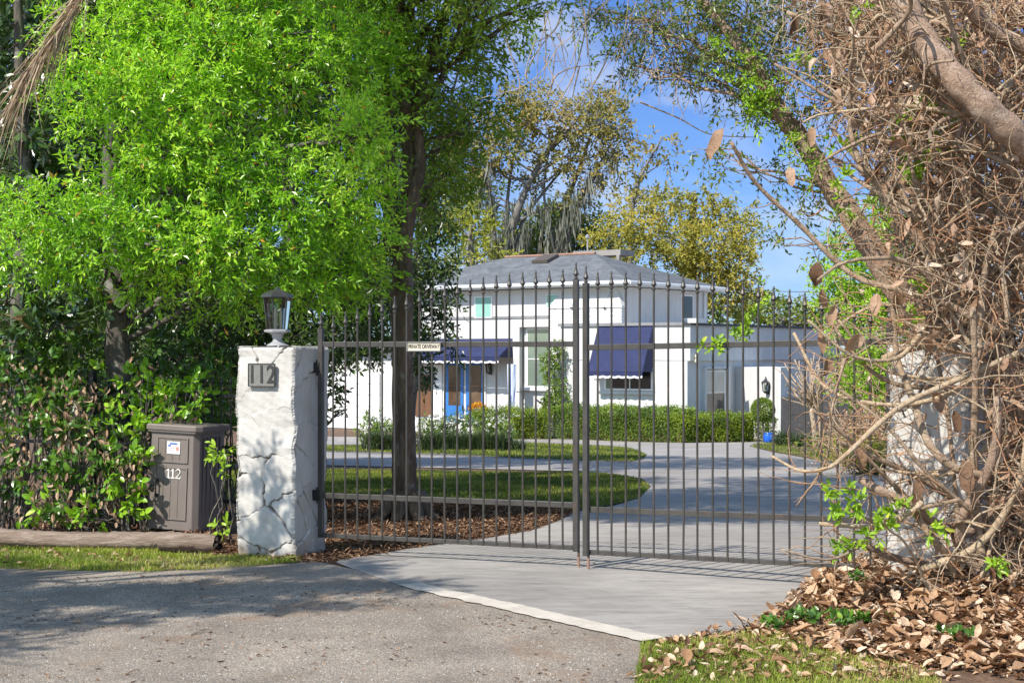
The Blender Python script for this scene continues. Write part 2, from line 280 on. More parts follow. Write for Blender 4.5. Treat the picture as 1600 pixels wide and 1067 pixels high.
bark('crape_bark', (.33,.24,.16), (.46,.35,.25), (.56,.46,.36), (1,1,.3), 8)
bark('far_bark', (.10,.09,.08), (.17,.155,.14), (.26,.24,.22), (1,1,.3), 3)
bark('timber', (.13,.09,.065), (.27,.20,.15), (.42,.34,.28), (.25,3,3), 7)
M['timber_end'] = pmat('timber_end', [(.3,(.008,.006,.005)),(.7,(.035,.026,.02))], 18, 6, .9, .8, 40, .02)
# foliage
M['leaf_bright'] = leafmat('leaf_bright', [(0,(.055,.15,.014)),(.25,(.18,.41,.022)),(.55,(.36,.65,.04)),(.85,(.56,.78,.085)),(.95,(.66,.72,.14)),(1,(.58,.32,.06))], .42, .30, .55)
M['leaf_oak'] = leafmat('leaf_oak', [(0,(.09,.16,.015)),(.5,(.21,.34,.03)),(.85,(.36,.50,.06)),(1,(.46,.46,.09))], .36, .38)
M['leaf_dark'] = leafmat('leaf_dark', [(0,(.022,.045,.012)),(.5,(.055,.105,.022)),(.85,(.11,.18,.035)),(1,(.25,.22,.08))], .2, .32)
M['leaf_magnolia'] = leafmat('leaf_magnolia', [(0,(.03,.06,.018)),(.5,(.06,.115,.03)),(.85,(.12,.18,.05)),(1,(.22,.14,.07))], .12, .25)
M['leaf_hedge'] = leafmat('leaf_hedge', [(0,(.08,.19,.010)),(.5,(.20,.40,.02)),(.85,(.34,.56,.04)),(1,(.44,.60,.06))], .3, .32)
M['leaf_hedge_dark'] = leafmat('leaf_hedge_dark', [(0,(.03,.075,.012)),(.5,(.075,.17,.02)),(.85,(.16,.31,.03)),(1,(.30,.44,.05))], .25, .28)
M['leaf_lime'] = leafmat('leaf_lime', [(0,(.12,.23,.016)),(.5,(.28,.46,.03)),(.85,(.42,.60,.05)),(1,(.55,.62,.08))], .35, .4)
M['leaf_mid'] = leafmat('leaf_mid', [(0,(.045,.075,.014)),(.5,(.11,.17,.028)),(.8,(.22,.27,.04)),(1,(.42,.42,.08))], .3, .4)
M['leaf_yellow'] = leafmat('leaf_yellow', [(0,(.10,.12,.02)),(.4,(.25,.25,.035)),(.75,(.42,.36,.05)),(1,(.50,.36,.08))], .3, .6)
M['leaf_russet'] = leafmat('leaf_russet', [(0,(.09,.10,.03)),(.4,(.20,.20,.05)),(.75,(.34,.28,.08)),(1,(.42,.27,.11))], .3, .6)
M['leaf_yellowgreen'] = leafmat('leaf_yellowgreen', [(0,(.10,.14,.02)),(.5,(.24,.27,.03)),(1,(.44,.42,.05))], .35, .5)
M['moss'] = leafmat('moss', [(0,(.12,.13,.10)),(.5,(.2,.21,.17)),(1,(.28,.28,.23))], .2, .8, .2)
M['leaf_clip'] = leafmat('leaf_clip', [(0,(.04,.09,.012)),(.5,(.13,.21,.03)),(.85,(.26,.36,.05)),(1,(.38,.44,.08))], .3, .45)
M['leaf_clip_lime'] = leafmat('leaf_clip_lime', [(0,(.05,.09,.008)),(.5,(.16,.24,.015)),(1,(.34,.42,.03))], .3, .45)
M['dead_leaf'] = leafmat('dead_leaf', [(0,(.20,.115,.07)),(.35,(.42,.27,.17)),(.7,(.58,.42,.30)),(1,(.68,.57,.45))], .15, .55, .4, (1.2,.9,.6))
def spots(mt):
    t = mt.node_tree; b = t.nodes['Principled BSDF']; s = b.inputs['Base Color'].links[0].from_socket; n = noise(t, objvec(t), 55, 5, .7, .8); q = ramp(t, [(.32,(.42,.36,.32)),(.5,(.92,.9,.88)),(.7,(1.15,1.12,1.08))]); t.links.new(n.outputs[0], q.inputs[0]); c = mixc(t, s, q.outputs[0], 1., 'MULTIPLY'); t.links.new(c, b.inputs['Base Color']); bump(t, b, n.outputs[0], .6, .006)
spots(M['dead_leaf'])
M['litter_leaf'] = leafmat('litter_leaf', [(0,(.10,.048,.024)),(.3,(.32,.175,.09)),(.7,(.56,.37,.22)),(1,(.68,.56,.42))], .1, .5, .4, (1.2,.9,.6))
spots(M['litter_leaf'])
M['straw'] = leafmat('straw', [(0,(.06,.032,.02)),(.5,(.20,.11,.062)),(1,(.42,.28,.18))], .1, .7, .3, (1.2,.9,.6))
M['grass'] = leafmat('grass', [(0,(.15,.22,.025)),(.5,(.30,.37,.05)),(.8,(.46,.46,.11)),(1,(.6,.5,.24))], .35, .5, .3)
M['lawn_grass'] = leafmat('lawn_grass', [(0,(.07,.11,.014)),(.5,(.16,.21,.025)),(.85,(.29,.31,.05)),(1,(.42,.36,.12))], .3, .6, .3)
M['dark_grass'] = leafmat('dark_grass', [(0,(.015,.03,.012)),(.6,(.05,.085,.03)),(1,(.13,.18,.05))], .2, .45, .4)
M['white_flower'] = leafmat('white_flower', [(0,(.6,.6,.52)),(1,(.8,.8,.74))], .3, .6, .3, (1,1,1))
M['orange_flower'] = leafmat('orange_flower', [(0,(.6,.12,.03)),(.5,(.7,.35,.03)),(1,(.75,.5,.05))], .3, .6, .3, (1,1,1))
M['frond'] = leafmat('frond', [(0,(.20,.13,.075)),(.5,(.38,.27,.17)),(1,(.55,.44,.31))], .2, .6, .4, (1,.95,.8))

# ---------------------------------------------------------------- leaves, twigs, trees
def basis(d):
    up = np.where(np.abs(d[..., 2:3]) < .9, V3(0,0,1), V3(1,0,0)); a = nrm(np.cross(d, up)); return a, np.cross(d, a)
def rdir(rng, n): return nrm(rng.normal(size=(n, 3)))
def put_leaves(mb, P, D, N, L, Wd, tint, rng, fold=.25, curl=.15, fine=False):
    n = len(P)
    if n == 0: return
    D = nrm(D); N = nrm(N-D*(N*D).sum(-1, keepdims=True)); S = np.cross(D, N)
    L = np.broadcast_to(L, (n,))[:,None]; jit = .028 if isinstance(fold, np.ndarray) else 0; Wd = np.broadcast_to(Wd, (n,))[:,None]; tint = np.broadcast_to(tint, (n,))
    if not fine:
        h = Wd*fold*.5; v = np.stack([P, P+D*L*.48-S*Wd*.5+N*h, P+D*L-N*L*curl, P+D*L*.48+S*Wd*.5+N*h], 1)
        i = np.arange(n)[:,None]*4; f = np.concatenate([i+[[0,2,1]], i+[[0,3,2]]]); mb.add(v.reshape(-1,3), f, np.repeat(tint, 4))
    else:
        c = np.broadcast_to(curl, (n,))[:,None]; fo = np.broadcast_to(fold, (n,))[:,None]
        def q(a, s_, w): return P+D*L*a*(1-.15*np.abs(c))+S*Wd*w*s_+N*(Wd*fo*abs(w)-L*c*a*a)
        rows = ((.2,.40),(.5,.52),(.8,.34))
        v = np.stack([P]+[q(x, s_, w_ if s_ else 0) for x, w_ in rows for s_ in (-1,0,1)]+[q(1.,0,0)], 1)
        v[:,1:] += rng.normal(0, 1, v[:,1:].shape)*(L*jit)[...,None]
        T_ = [[0,2,1],[0,3,2],[7,8,10],[8,9,10]]+[t_ for k in (1,4) for t_ in ([k,k+1,k+4],[k,k+4,k+3],[k+1,k+2,k+5],[k+1,k+5,k+4])]
        i = np.arange(n)[:,None]*11; f = np.concatenate([i+[t_] for t_ in T_]); mb.add(v.reshape(-1,3), f, np.repeat(tint, 11))
def spray(mb, rng, S, D, tl, m, L, Wd, droop=.1, up=.7, tint=None, fine=False, twig=None, spread=.85, fold=.25, curl=.15):
    n = len(S); tl = np.broadcast_to(tl, (n,))
    t = (np.arange(m)+.6)/m; P = S[:,None]+D[:,None]*(tl[:,None]*t)[...,None]; P[...,2] -= droop*tl[:,None]*t*t
    a, b = basis(D); az = np.arange(m)*2.4+rng.uniform(0, 6.28, (n,1)); az = az+rng.normal(0, .3, (n, m))
    tipw = (.55+.6*t)[None,:,None]
    ld = D[:,None]*tipw+(a[:,None]*np.cos(az)[...,None]+b[:,None]*np.sin(az)[...,None])*spread+rng.normal(0, .22, (n, m, 3)); ld[...,2] -= droop*.4
    N = rng.normal(0, .5, (n, m, 3))+V3(-.4,-.48,up)
    tn = rng.uniform(0,1,(n,1))*.35+rng.uniform(0,1,(n,m))*.5 if tint is None else tint[:,None]*.55+rng.uniform(0,1,(n,1))*.2+rng.uniform(0,1,(n,m))*.25
    tn = np.where(rng.uniform(0,1,(n,m)) < .012, 1., tn)
    k = rng.uniform(.7, 1.2, (n*m))
    put_leaves(mb, P.reshape(-1,3), nrm(ld).reshape(-1,3), N.reshape(-1,3), L*k, Wd*k, tn.reshape(-1), rng, fold, curl, fine)
    if twig is not None:
        E = S+D*tl[:,None]; E[:,2] -= droop*tl; sticks(twig[0], np.stack([S, E], 1), twig[1])
def sticks(mb, seg, r0, r1=None):                          # many straight thin three sided sticks at once
    A, B = seg[:,0], seg[:,1]; d = nrm(B-A); a, b = basis(d); r1 = r0*.5 if r1 is None else r1; n = len(A); vs = []
    r0 = np.broadcast_to(r0, (n,))[:,None]; r1 = np.broadcast_to(r1, (n,))[:,None]
    for P, r in ((A, r0), (B, r1)):
        for k in range(3): an = k*2.094; vs.append(P+r*(math.cos(an)*a+math.sin(an)*b))
    v = np.stack(vs, 1); i = np.arange(n)[:,None]*6
    mb.add(v.reshape(-1,3), np.concatenate([i+[[0,1,4,3]], i+[[1,2,5,4]], i+[[2,0,3,5]]]))
def px_clump(px, py, Y, rx, ry=None, rd=None):
    ry = rx if ry is None else ry; s = Y/F; r = V3(rx*s, (rd if rd else (rx+ry)/2*s), ry*s); return at(px, py, Y), r
def crown(mb, rng, clumps, L, Wd, cov, m=9, tl=None, droop=.12, up=.7, fine=False, twig=None, inner=.35, outw=.6, lump=.3, fold=.25, curl=.15):
    tl = L*m*.4 if tl is None else tl
    for c, r in clumps:
        nl = cov*math.pi*r[0]*r[2]/(.5*L*Wd); n = max(3, int(nl/m)); u = rdir(rng, n)
        ph = rng.uniform(0, 6.28, 3); lf = 1+lump*np.sin(u[:,0]*5+ph[0])*np.sin(u[:,2]*5+ph[1])*1.4+lump*.5*np.sin(u[:,1]*9+ph[2])
        rad = (inner+(1-inner)*np.sqrt(rng.uniform(0,1,n)))*lf
        S = c+u*r*rad[:,None]; D = nrm(u*outw+rng.normal(0,.5,(n,3))+V3(-.05,-.1,.12-droop))
        tn = np.clip(rng.uniform(0,1)*.5+rng.uniform(0,1,n)*.6, 0, 1)
        spray(mb, rng, S, D, tl*rng.uniform(.6,1.2,n), m, L, Wd, droop, up, tn, fine, twig, fold=fold, curl=curl)
def wob(rng, a, b, n, amp, sag=0):
    t = np.linspace(0,1,n)[:,None]; p = a+(b-a)*t; k = np.linalg.norm(b-a)*amp
    w = rng.normal(0, 1, (n,3)); w = (w+np.roll(w,1,0)+np.roll(w,-1,0))/2; p = p+w*k*np.sin(np.pi*t); p[:,2] += sag*np.sin(np.pi*t[:,0]); return p
def tree(name, label, trunk, rad, clumps, lm, bm_, L, Wd, cov, seed=1, cat='tree', group=None, limbs=True, sep=False, m=9, tl=None, droop=.12, up=.7, fine=False, twigs=True, inner=.35, lr=.3, k=10, lump=.3, sides=10):
    b0_ = np.array(trunk[0]); g_ = gz(b0_[1])
    if b0_[2] > g_+.05: trunk = [V3(b0_[0], b0_[1], g_-.05)]+list(trunk); rad = [rad[0]*1.2]+list(rad)
    rng = np.random.default_rng(seed); T = cr(trunk, 6); R = np.interp(np.linspace(0,1,len(T)), np.linspace(0,1,len(rad)), rad)
    T = T+rng.normal(0, 1, T.shape)*R[:,None]*.06*np.array([1,1,0])
    root = thing(name, label, cat, T[0], group); tb = MB(); tb.tube(T, R*(1+rng.normal(0,.04,len(R))), sides); tp = tb
    if not sep: lb = tb
    else: tb.build('trunk', bm_, root, smooth=True)
    if limbs:
        for c, r in clumps:
            dz = np.abs(T[:,2]-(c[2]-.55*np.linalg.norm(c-T[len(T)//2])*.5)); i = int(np.argmin(dz)); i = max(i, len(T)//4); l = np.linalg.norm(c-T[i]); r0 = min(R[i]*.6, R[0]*lr*.5+l*.012)
            pth = wob(rng, T[i], c, 9, .05, l*.06)
            mb_ = MB() if sep else tb
            mb_.tube(pth, np.linspace(r0, r0*.25, 9), 6)
            for q in range(4):
                e = c+rdir(rng,1)[0]*r*.8; mb_.tube(wob(rng, pth[rng.integers(4,8)], e, 6, .07), np.linspace(r0*.4, r0*.08, 6), 4)
            if sep: mb_.build('branch', bm_, root, smooth=True)
    if not sep: tb.build('trunk', bm_, root, smooth=True)
    cb = MB(); tw = MB()
    crown(cb, rng, clumps, L, Wd, cov, m, tl, droop, up, fine, (tw, L*.035) if twigs else None, inner, lump=lump)
    cb.build('crown', lm, root)
    if twigs: tag(tw.build('twigs', bm_, root), kind='stuff')
    return root
def inpoly(P, poly):
    x, y = P[:,0], P[:,1]; n = len(poly); c = np.zeros(len(P), bool); j = n-1
    for i in range(n):
        xi, yi = poly[i][:2]; xj, yj = poly[j][:2]
        with np.errstate(divide='ignore', invalid='ignore'): q = ((yi > y) != (yj > y)) & (x < (xj-xi)*(y-yi)/(yj-yi+1e-12)+xi)
        c ^= q; j = i
    return c
def scatter(rng, poly, n, excl=()):
    P = np.array([p[:2] for p in poly]); lo, hi = P.min(0), P.max(0); o = []; c = 0
    while c < n:
        q = rng.uniform(lo, hi, (n*2+50, 2)); q = q[inpoly(q, P)]
        for e in excl: q = q[~inpoly(q, e)]
        o.append(q); c += len(q)
        if len(o) > 60: break
    return np.concatenate(o)[:n]
def blades(mb, rng, X, Z, h, w, lean=.5, tint=None):
    n = len(X); P = np.column_stack([X, Z]); hh = h*rng.uniform(.5,1.25,n)[:,None]; a = rng.uniform(0,6.28,n); s = np.column_stack([np.cos(a), np.sin(a), 0*a]); d = np.column_stack([np.cos(a+1.57), np.sin(a+1.57), 0*a])
    l = (lean*rng.uniform(.2,1.4,n))[:,None]; mid = P+V3(0,0,1)*hh*.55+d*hh*l*.3; tip = P+V3(0,0,1)*hh*(1-.25*l)+d*hh*l
    v = np.stack([P-s*w/2, P+s*w/2, mid+s*w*.38, mid-s*w*.38, tip], 1); i = np.arange(n)[:,None]*5; tn = rng.uniform(0,1,n) if tint is None else tint
    b = mb.n; mb.add(v.reshape(-1,3), i+[[0,1,2,3]], np.repeat(tn,5)); mb.f.append(i+b+[[3,2,4]])

# ================================================================ THE SETTING
def sheet(name, poly, mat, dz, kind='structure', smooth_n=0):
    P = [tuple(p[:2]) for p in poly]; bm = bmesh.new(); vs = [bm.verts.new((x, y, 0)) for x, y in P]; f = bm.faces.new(vs)
    if f.normal.z < 0 or sum((P[i][0]*P[(i+1)%len(P)][1]-P[(i+1)%len(P)][0]*P[i][1]) for i in range(len(P))) < 0: f.normal_flip()
    bmesh.ops.triangulate(bm, faces=bm.faces[:])
    for y in (13., 55.): bmesh.ops.bisect_plane(bm, geom=bm.verts[:]+bm.edges[:]+bm.faces[:], plane_co=(0,y,0), plane_no=(0,1,0))
    for v in bm.verts: v.co.z = gz(v.co.y)+dz
    me = bpy.data.meshes.new(name); bm.to_mesh(me); bm.free(); me.materials.append(mat); o = bpy.data.objects.new(name, me); link(o); tag(o, kind=kind); return o
def gp(*px): return [gpix(x, y) for x, y in px]
def soft(poly, n=6):                                       # rounded outline through ground points
    P = np.array([p[:2] for p in poly]); Q = np.vstack([P, P[:2]]); o = cr(np.vstack([P[-1], Q]), n); return [tuple(q) for q in o[n:n*(len(P)+1)]]
big = [(-1500,-300),(1500,-300),(1500,3000),(-1500,3000)]
sheet('ground', big, M['soil'], -.012)
rngS = np.random.default_rng(5)
road = gp((620,908),(700,925),(800,948),(900,970),(1000,990),(1012,1030),(1000,1067))
road = [(-40,-6),(1.35,-6)]+[(1.4,5)]+[p[:2] for p in road[::-1]]+[p[:2] for p in gp((560,890),(500,878),(440,878),(390,882),(300,884),(200,886),(100,885),(0,882),(-200,880),(-700,876))]+[(-40,14)]
sheet('road', road, M['asphalt'], 0)
DRIVE = gp((620,913),(700,931),(800,955),(900,978),(1000,1000),(1180,985),(1240,957),(1268,925),(1330,893)) + gp((1480,872),(1480,760),(1390,741),(1290,721),(1205,706),(1170,697),(1217,689),(1060,689.5),(900,686),(840,684.5),(790,686),(700,684.5),(515,682),(380,681),(380,695),(515,694),(640,693),(790,690),(930,695),(985,699),(1012,710),(1005,718),(985,723),(900,721),(800,717),(700,712),(515,707),(380,705),(380,727),(515,727),(700,731),(900,736),(960,740),(1003,748),(1017,760),(1000,778),(960,790),(905,799),(870,815),(830,829),(760,841),(650,855),(590,866),(530,875),(525,879),(560,892))
sheet('driveway', DRIVE, M['pavers'], .004)
e0, e1 = gpix(620,915), gpix(1002,1003); dd = nrm(e1-e0); nn = V3(-dd[1], dd[0], 0)
kb = MB(); ts = np.linspace(0,1,40); L0 = [e0+(e1-e0)*t-nn*(.006+rngS.normal(0,.012)) for t in ts]; L1 = [e0+(e1-e0)*t+nn*(.20+rngS.normal(0,.008)) for t in ts]
kv = [p+V3(0,0,.009) for p in L0]+[p+V3(0,0,.009) for p in L1]; i = np.arange(39); kb.add(kv, np.stack([i, i+1, i+41, i+40], -1)); tag(kb.build('concrete_edging', M['concrete']), kind='structure')
LAWN_A = gp((300,735),(515,734),(700,737),(900,739),(960,742),(1000,750),(1014,761),(997,777),(955,788),(890,797),(760,788),(640,783),(515,781),(300,780))
LAWN_B = gp((300,698),(515,697),(640,695.5),(790,692),(930,697),(983,701),(1009,711),(1002,717),(983,721),(900,719),(800,715),(700,710),(515,705),(300,703))
LAWN_C = gp((1173,696),(1205,704),(1290,719),(1390,739),(1480,757),(1700,770),(1700,692),(1400,690),(1222,690.5))
LAWN_D = gp((990,1075),(1002,1006),(1090,999),(1180,989),(1240,985),(1320,1000),(1420,1030),(1480,1075))
LAWN_D = [p[:2] for p in LAWN_D]+[(3,6.5),(1.3,5.5)]
STRIP = gp((-250,846),(0,846),(150,856),(300,868),(400,872),(470,879),(430,881),(390,885),(300,889),(200,893),(100,891),(0,888),(-250,885))
for nm, pl in (('lawn', soft(LAWN_A, 3)), ('lawn', soft(LAWN_B, 3)), ('lawn', soft(LAWN_C, 3)), ('lawn', LAWN_D), ('verge', STRIP)): sheet(nm, pl, M['turf'], .002)
# raised bed of leaf mould by the right pillar
def mound(X, Y):
    d = np.sqrt(((X-3.55)/1.75)**2+((Y-10.9)/1.75)**2); h = .26*np.exp(-1.5*d**2)
    d2 = np.sqrt(((X-4.2)/2.2)**2+((Y-9.0)/2.4)**2); return h+.14*np.exp(-1.6*d2**2)-.03
xs, ys = np.linspace(.6, 8.5, 90), np.linspace(5, 13.2, 90); XX, YY = np.meshgrid(xs, ys); ZZ = mound(XX, YY)+rngS.normal(0,.006,XX.shape); k = np.arange(89)
BEDP = [p[:2] for p in gp((1000,1003),(1090,997),(1180,982),(1245,955),(1275,922),(1335,890),(1400,868))]+[(2.9,12.9),(8.4,12.9),(8.4,5.1),(1.3,5.1)]; ZZ = np.where(inpoly(np.column_stack([XX.ravel(), YY.ravel()]), BEDP).reshape(XX.shape), np.maximum(ZZ, .0005), -.08); ib = (k[:,None]*90+k[None]).ravel(); MB_ = MB(); MB_.add(np.column_stack([XX.ravel(), YY.ravel(), ZZ.ravel()]), np.stack([ib, ib+1, ib+91, ib+90], -1)); tag(MB_.build('leaf_bed', M['soil'], smooth=True), kind='structure')

# ================================================================ HOUSE (front facade faces the sun, right side turned away)
U = V3(.82,-.572,0); U = U/np.linalg.norm(U); V = V3(-U[1], U[0], 0); UP = V3(0,0,1)       # along the front to the right / along the right side to the back
C0 = V3(4.16,57,0); W0 = V3(6.23,55,0); GZ = -1.47
house = thing('white_house', 'two storey white stucco house with grey hipped roof and navy awnings behind the gate', 'house', (C0[0],C0[1],GZ))
def fp(px, py, off=0, base=C0):                            # point on the front plane moved off towards the viewer
    return hit(px, py, base-V*off, -U)[0]
def rp_(px, py, off=0, base=W0):                           # point on the wing's right-hand wall
    return hit(px, py, base+U*off, V)[0]
def panel(name, mat, a, b, thick, parent, nrm_, bevel=0, mb=None):  # upright rectangle between two corner points
    a, b = np.array(a), np.array(b); h = (b-a)*V3(1,1,0); z0, z1 = min(a[2],b[2]), max(a[2],b[2]); m_ = mb or MB()
    m_.box(V3(a[0],a[1],z0), h, nrm_*thick, UP*(z1-z0)); return m_ if mb else m_.build(name, mat, parent, bevel=bevel)
def fpan(name, mat, x0, y0, x1, y1, off=0, th=.03, parent=None, base=C0, mb=None):
    a = fp(x0, y0, off, base); b = fp(x1, y1, off, base); zc = [fp((x0+x1)/2, y, off, base)[2] for y in (y0, y1)]; a[2], b[2] = zc
    return panel(name, mat, a, b, th, parent or house, -V, mb=mb)
def rpan(name, mat, x0, y0, x1, y1, off=0, th=.03, parent=None, mb=None):
    a = rp_(x0, y0, off); b = rp_(x1, y1, off); zc = [rp_((x0+x1)/2, y, off)[2] for y in (y0, y1)]; a[2], b[2] = zc
    return panel(name, mat, a, b, th, parent or house, U, mb=mb)
MAINW, MAIND, EZ = 11.0, 6.6, 4.17
w = MB(); w.box(C0-U*MAINW+UP*(GZ-.1), U*MAINW, V*MAIND, UP*(EZ-GZ+.1)); wall = w.build('wall', M['white_stucco'], house)
# garage wing on the left, carried on in the same front plane, lower
w = MB(); w.box(C0-U*(MAINW+6.5)+UP*(GZ-.1)-V*.02, U*6.49, V*7, UP*3.4); gw = w.build('garage_wall', M['white_stucco'], house)
w = MB(); g0 = C0-U*(MAINW+5.6)-V*.06
for r in range(5): w.box(g0+UP*(GZ+.02+r*.47), U*4.9, -V*.05, UP*.455)
w.build('garage_door', M['white_trim'], house, bevel=.01)
w = MB(); a = C0-U*(MAINW+6.9)-V*.45+UP*1.83; w.box(a, U*6.9, V*7.8, UP*.16); w.build('garage_roof', M['grey_trim'], house)
# hipped roof with eaves, gutter
OH = .5; E = [C0+U*OH-V*OH, C0+U*OH+V*(MAIND+OH), C0-U*(MAINW+OH)+V*(MAIND+OH), C0-U*(MAINW+OH)-V*OH]
D2 = (MAIND+2*OH)/2; RZ = 5.68; R0 = (E[0]+E[1])/2-U*D2*1.0+UP*RZ; R1 = (E[2]+E[3])/2+U*D2*1.0+UP*RZ; ez = UP*4.36
w = MB(); w.add([e+ez for e in E]+[R0, R1], [[0,1,4]]); w.f.append(np.array([[1,2,5,4]])); w.f.append(np.array([[2,3,5]])); w.f.append(np.array([[3,0,4,5]])); roof = w.build('roof', M['shingles'], house)
w = MB(); w.poly([e+UP*4.20 for e in E], UP*.012); w.build('soffit', M['soffit'], house)
w = MB()
for a, b, nn_ in ((E[3], E[0], -V), (E[0], E[1], U), (E[1], E[2], V), (E[2], E[3], -U)):
    d = nrm(b-a); w.box(a+UP*4.19-d*.0, b-a, nn_*.03, UP*.2)
    w.tube([a+nn_*.09+UP*4.30-d*.1, b+nn_*.09+UP*4.30+d*.1], .07, 8)
w.build('gutter', M['gutter'], house)
w = MB(); w.tube([R0+UP*.02, R1+UP*.02], .07, 6); w.build('ridge_cap', M['ridge_tile'], roof)
sk = MB(); n_ = nrm(np.cross(R1-R0, E[0]+ez-R0)); n_ = n_*np.sign(n_[2]); q0 = fp(845,410); s0 = R1+(R0-R1)*.47; dn = nrm(np.cross(n_, U)); dn = dn*(-np.sign(dn[2])); sk.box(s0+dn*.25+n_*.02, U*.75, dn*.9, n_*.12); sk.build('skylight', pmat('skylight_frame', [(.3,(.075,.06,.048)),(.7,(.12,.098,.08))], 6, 4, .5, .1), roof)
# flat vent housing behind the ridge
w = MB(); p = at(938, 399, 66); w.box(p-U*1.4+UP*-.02, U*2.4, V*1.2, UP*.24)
for s in (0, 2.1): w.box(p-U*(1.3-s)-UP*.7, U*.14, V*.14, UP*.68)
w.build('chimney_cap', M['roof_cap'], house)
w = MB(); p = at(918, 372, 67); w.tube([p, p-UP*1.2], .035, 8); w.lathe(p, [(.09,0),(.09,.1),(.02,.16)], 10); w.build('vent_pipe', M['grey_metal'], roof)
# belt course, upper windows
fpan('belt_course', M['grey_trim'], 600, 495, 857, 498.5, 0, .05)
def window(px, py, qx, qy, glass, off=0, base=C0, fr=1.6, mull=(), trans=(), fmat='white_trim', fn=fpan, kw=True, depth=.05):
    k = {'base': base} if fn is fpan else {}
    g = fn('window', M[fmat], px-fr, py-fr, qx+fr, qy+fr, off, depth, **k)
    fn('pane', M[glass], px, py, qx, qy, off, depth+.006, parent=g, **k)
    mb = MB(); any_ = False
    for m_ in mull: fn('', None, m_-.7, py, m_+.7, qy, off, depth+.03, mb=mb, **k); any_ = True
    for m_ in trans: fn('', None, px, m_-.8, qx, m_+.8, off, depth+.03, mb=mb, **k); any_ = True
    if any_: mb.build('mullion', M[fmat], g)
    return g
window(744, 465, 768, 495, 'shutter_green', mull=(), fr=1.8)
window(855.5, 461, 880, 479, 'shutter_green', fr=1)
# main entry awning
def awning(x0, x1, yt, yb, proj, base, off, x0b=None, x1b=None, sides=True, scal=9):
    a = fp(x0, yt, off, base); b = fp(x1, yt, off, base); zt = (a[2]+b[2])/2; a[2] = b[2] = zt
    zb = fp((x0+x1)/2, yb, off+proj, base)[2]; A = a-V*proj; B = b-V*proj; A[2] = B[2] = zb; m_ = MB()
    th = nrm(np.cross(b-a, A-a)); th = th*np.sign(th[2])*.02
    m_.poly([a, b, B, A], th)
    if sides:
        for P_, Q_, s in ((a, A, -1), (b, B, 1)): m_.poly([P_, Q_, V3(P_[0],P_[1],zb)], U*s*.015)
    aw = m_.build('awning', M['navy'], house)
    v = MB(); n = scal*6; al = np.linspace(0,1,n+1); hh = .13+.035*np.abs(np.sin(al*np.pi*scal)); tr = MB()
    for i in range(n):
        p, q = A+(B-A)*al[i]-V*.01, A+(B-A)*al[i+1]-V*.01; v.add([p, q, q-UP*hh[i+1], p-UP*hh[i]], [[0,1,2,3]])
        tr.poly([p-UP*hh[i], q-UP*hh[i+1], q-UP*(hh[i+1]+.075), p-UP*(hh[i]+.075)], -V*.012)
    v.build('valance', M['navy'], aw); tr.build('trim', M['white_trim'], aw); return aw, A, B, zb
awn, A_, B_, zb_ = awning(640, 806, 530, 558, 1.15, C0, 0, scal=13)
# entry: pilasters, double door, wood screen, lamp, tied curtains
fpan('pilaster', M['white_trim'], 680, 570, 693, 655, 0, .12)
fpan('pilaster', M['white_trim'], 807, 528, 817, 655, 0, .25)
fpan('entry_screen', M['brown_wood'], 650, 585, 677, 650, 0, .06)
for x0, x1, gm in ((697, 724.5, 'glass_brown'), (729, 757, 'glass_brown')):
    d = fpan('door', M['blue_paint'], x0, 566, x1, 660, 0, .05); fpan('pane', M[gm], x0+5, 571, x1-4, 633, 0, .058, parent=d)
    fpan('door_panel', M['blue_paint'], x0+5, 638, x1-4, 656, 0, .065, parent=d)
    h = MB(); p = fp(x1-2 if x0 < 700 else x0+2, 637, .09); h.tube([p-UP*.12, p+UP*.12], .018, 6); h.build('handle', M['dark_metal'], d)
mb = MB(); fpan('', None, 693.5, 563, 697, 660, 0, .07, mb=mb); fpan('', None, 757, 563, 760, 660, 0, .07, mb=mb); fpan('', None, 697, 560, 757, 565.9, 0, .07, mb=mb); mb.build('door_frame', M['white_trim'], house)
def wall_lamp(p, n, s=1.):
    r = np.array([np.cross(n, UP), n, UP]); m_ = MB(); c = p+n*.16
    m_.cbox(p+n*.015-UP*.12*s, .12*s, .03, .34*s, r); m_.tube(cr([p+n*.03+UP*.08*s, p+n*.1+UP*.24*s, c+UP*.33*s, c+UP*.22*s], 5), .012*s, 6)
    m_.lathe(c, [(.02*s,.26*s),(.05*s,.22*s),(.15*s,.13*s),(.15*s,.11*s)], 6); m_.lathe(c, [(.095*s,-.2*s),(.105*s,-.18*s),(.03*s,-.26*s)], 6)
    for k in range(6): an = k*math.pi/3; e = math.cos(an)*r[0]+math.sin(an)*n; m_.tube([c+e*.135*s+UP*.12*s, c+e*.095*s-UP*.19*s], .009*s, 4)
    o = m_.build('wall_lamp', M['dark_metal'], house); g = MB(); g.lathe(c, [(.088*s,-.18*s),(.125*s,.11*s)], 6); g.build('lamp_glass', M['glass'], o)
    b = MB(); b.lathe(c, [(.02*s,-.16*s),(.025*s,.0),(.012*s,.05*s)], 8); b.build('bulb', M['cream'], o)
wall_lamp(fp(767, 574, 0), -V, 1.0)
cu = MB()
for s, x in ((0, 797), (1, 802)):
    c = fp(x, 568, 1.0); zt = c[2]-.02; zt_ = GZ+.05
    for k in range(7):
        o_ = (k-3)*.035; zz = np.linspace(0,1,9); pinch = 1-.75*np.exp(-((zz-.55)/.18)**2); cu.tube([c+U*o_*q+UP*(zt_-zt)*z-UP*.02 for z, q in zip(zz, pinch)], .028, 5)
cu.build('curtain', pmat('curtain_cloth', [(.45,(.04,.09,.26)),(.55,(.5,.55,.62))], 9, 1, .8, .1, sc=(1,1,.05)), house)
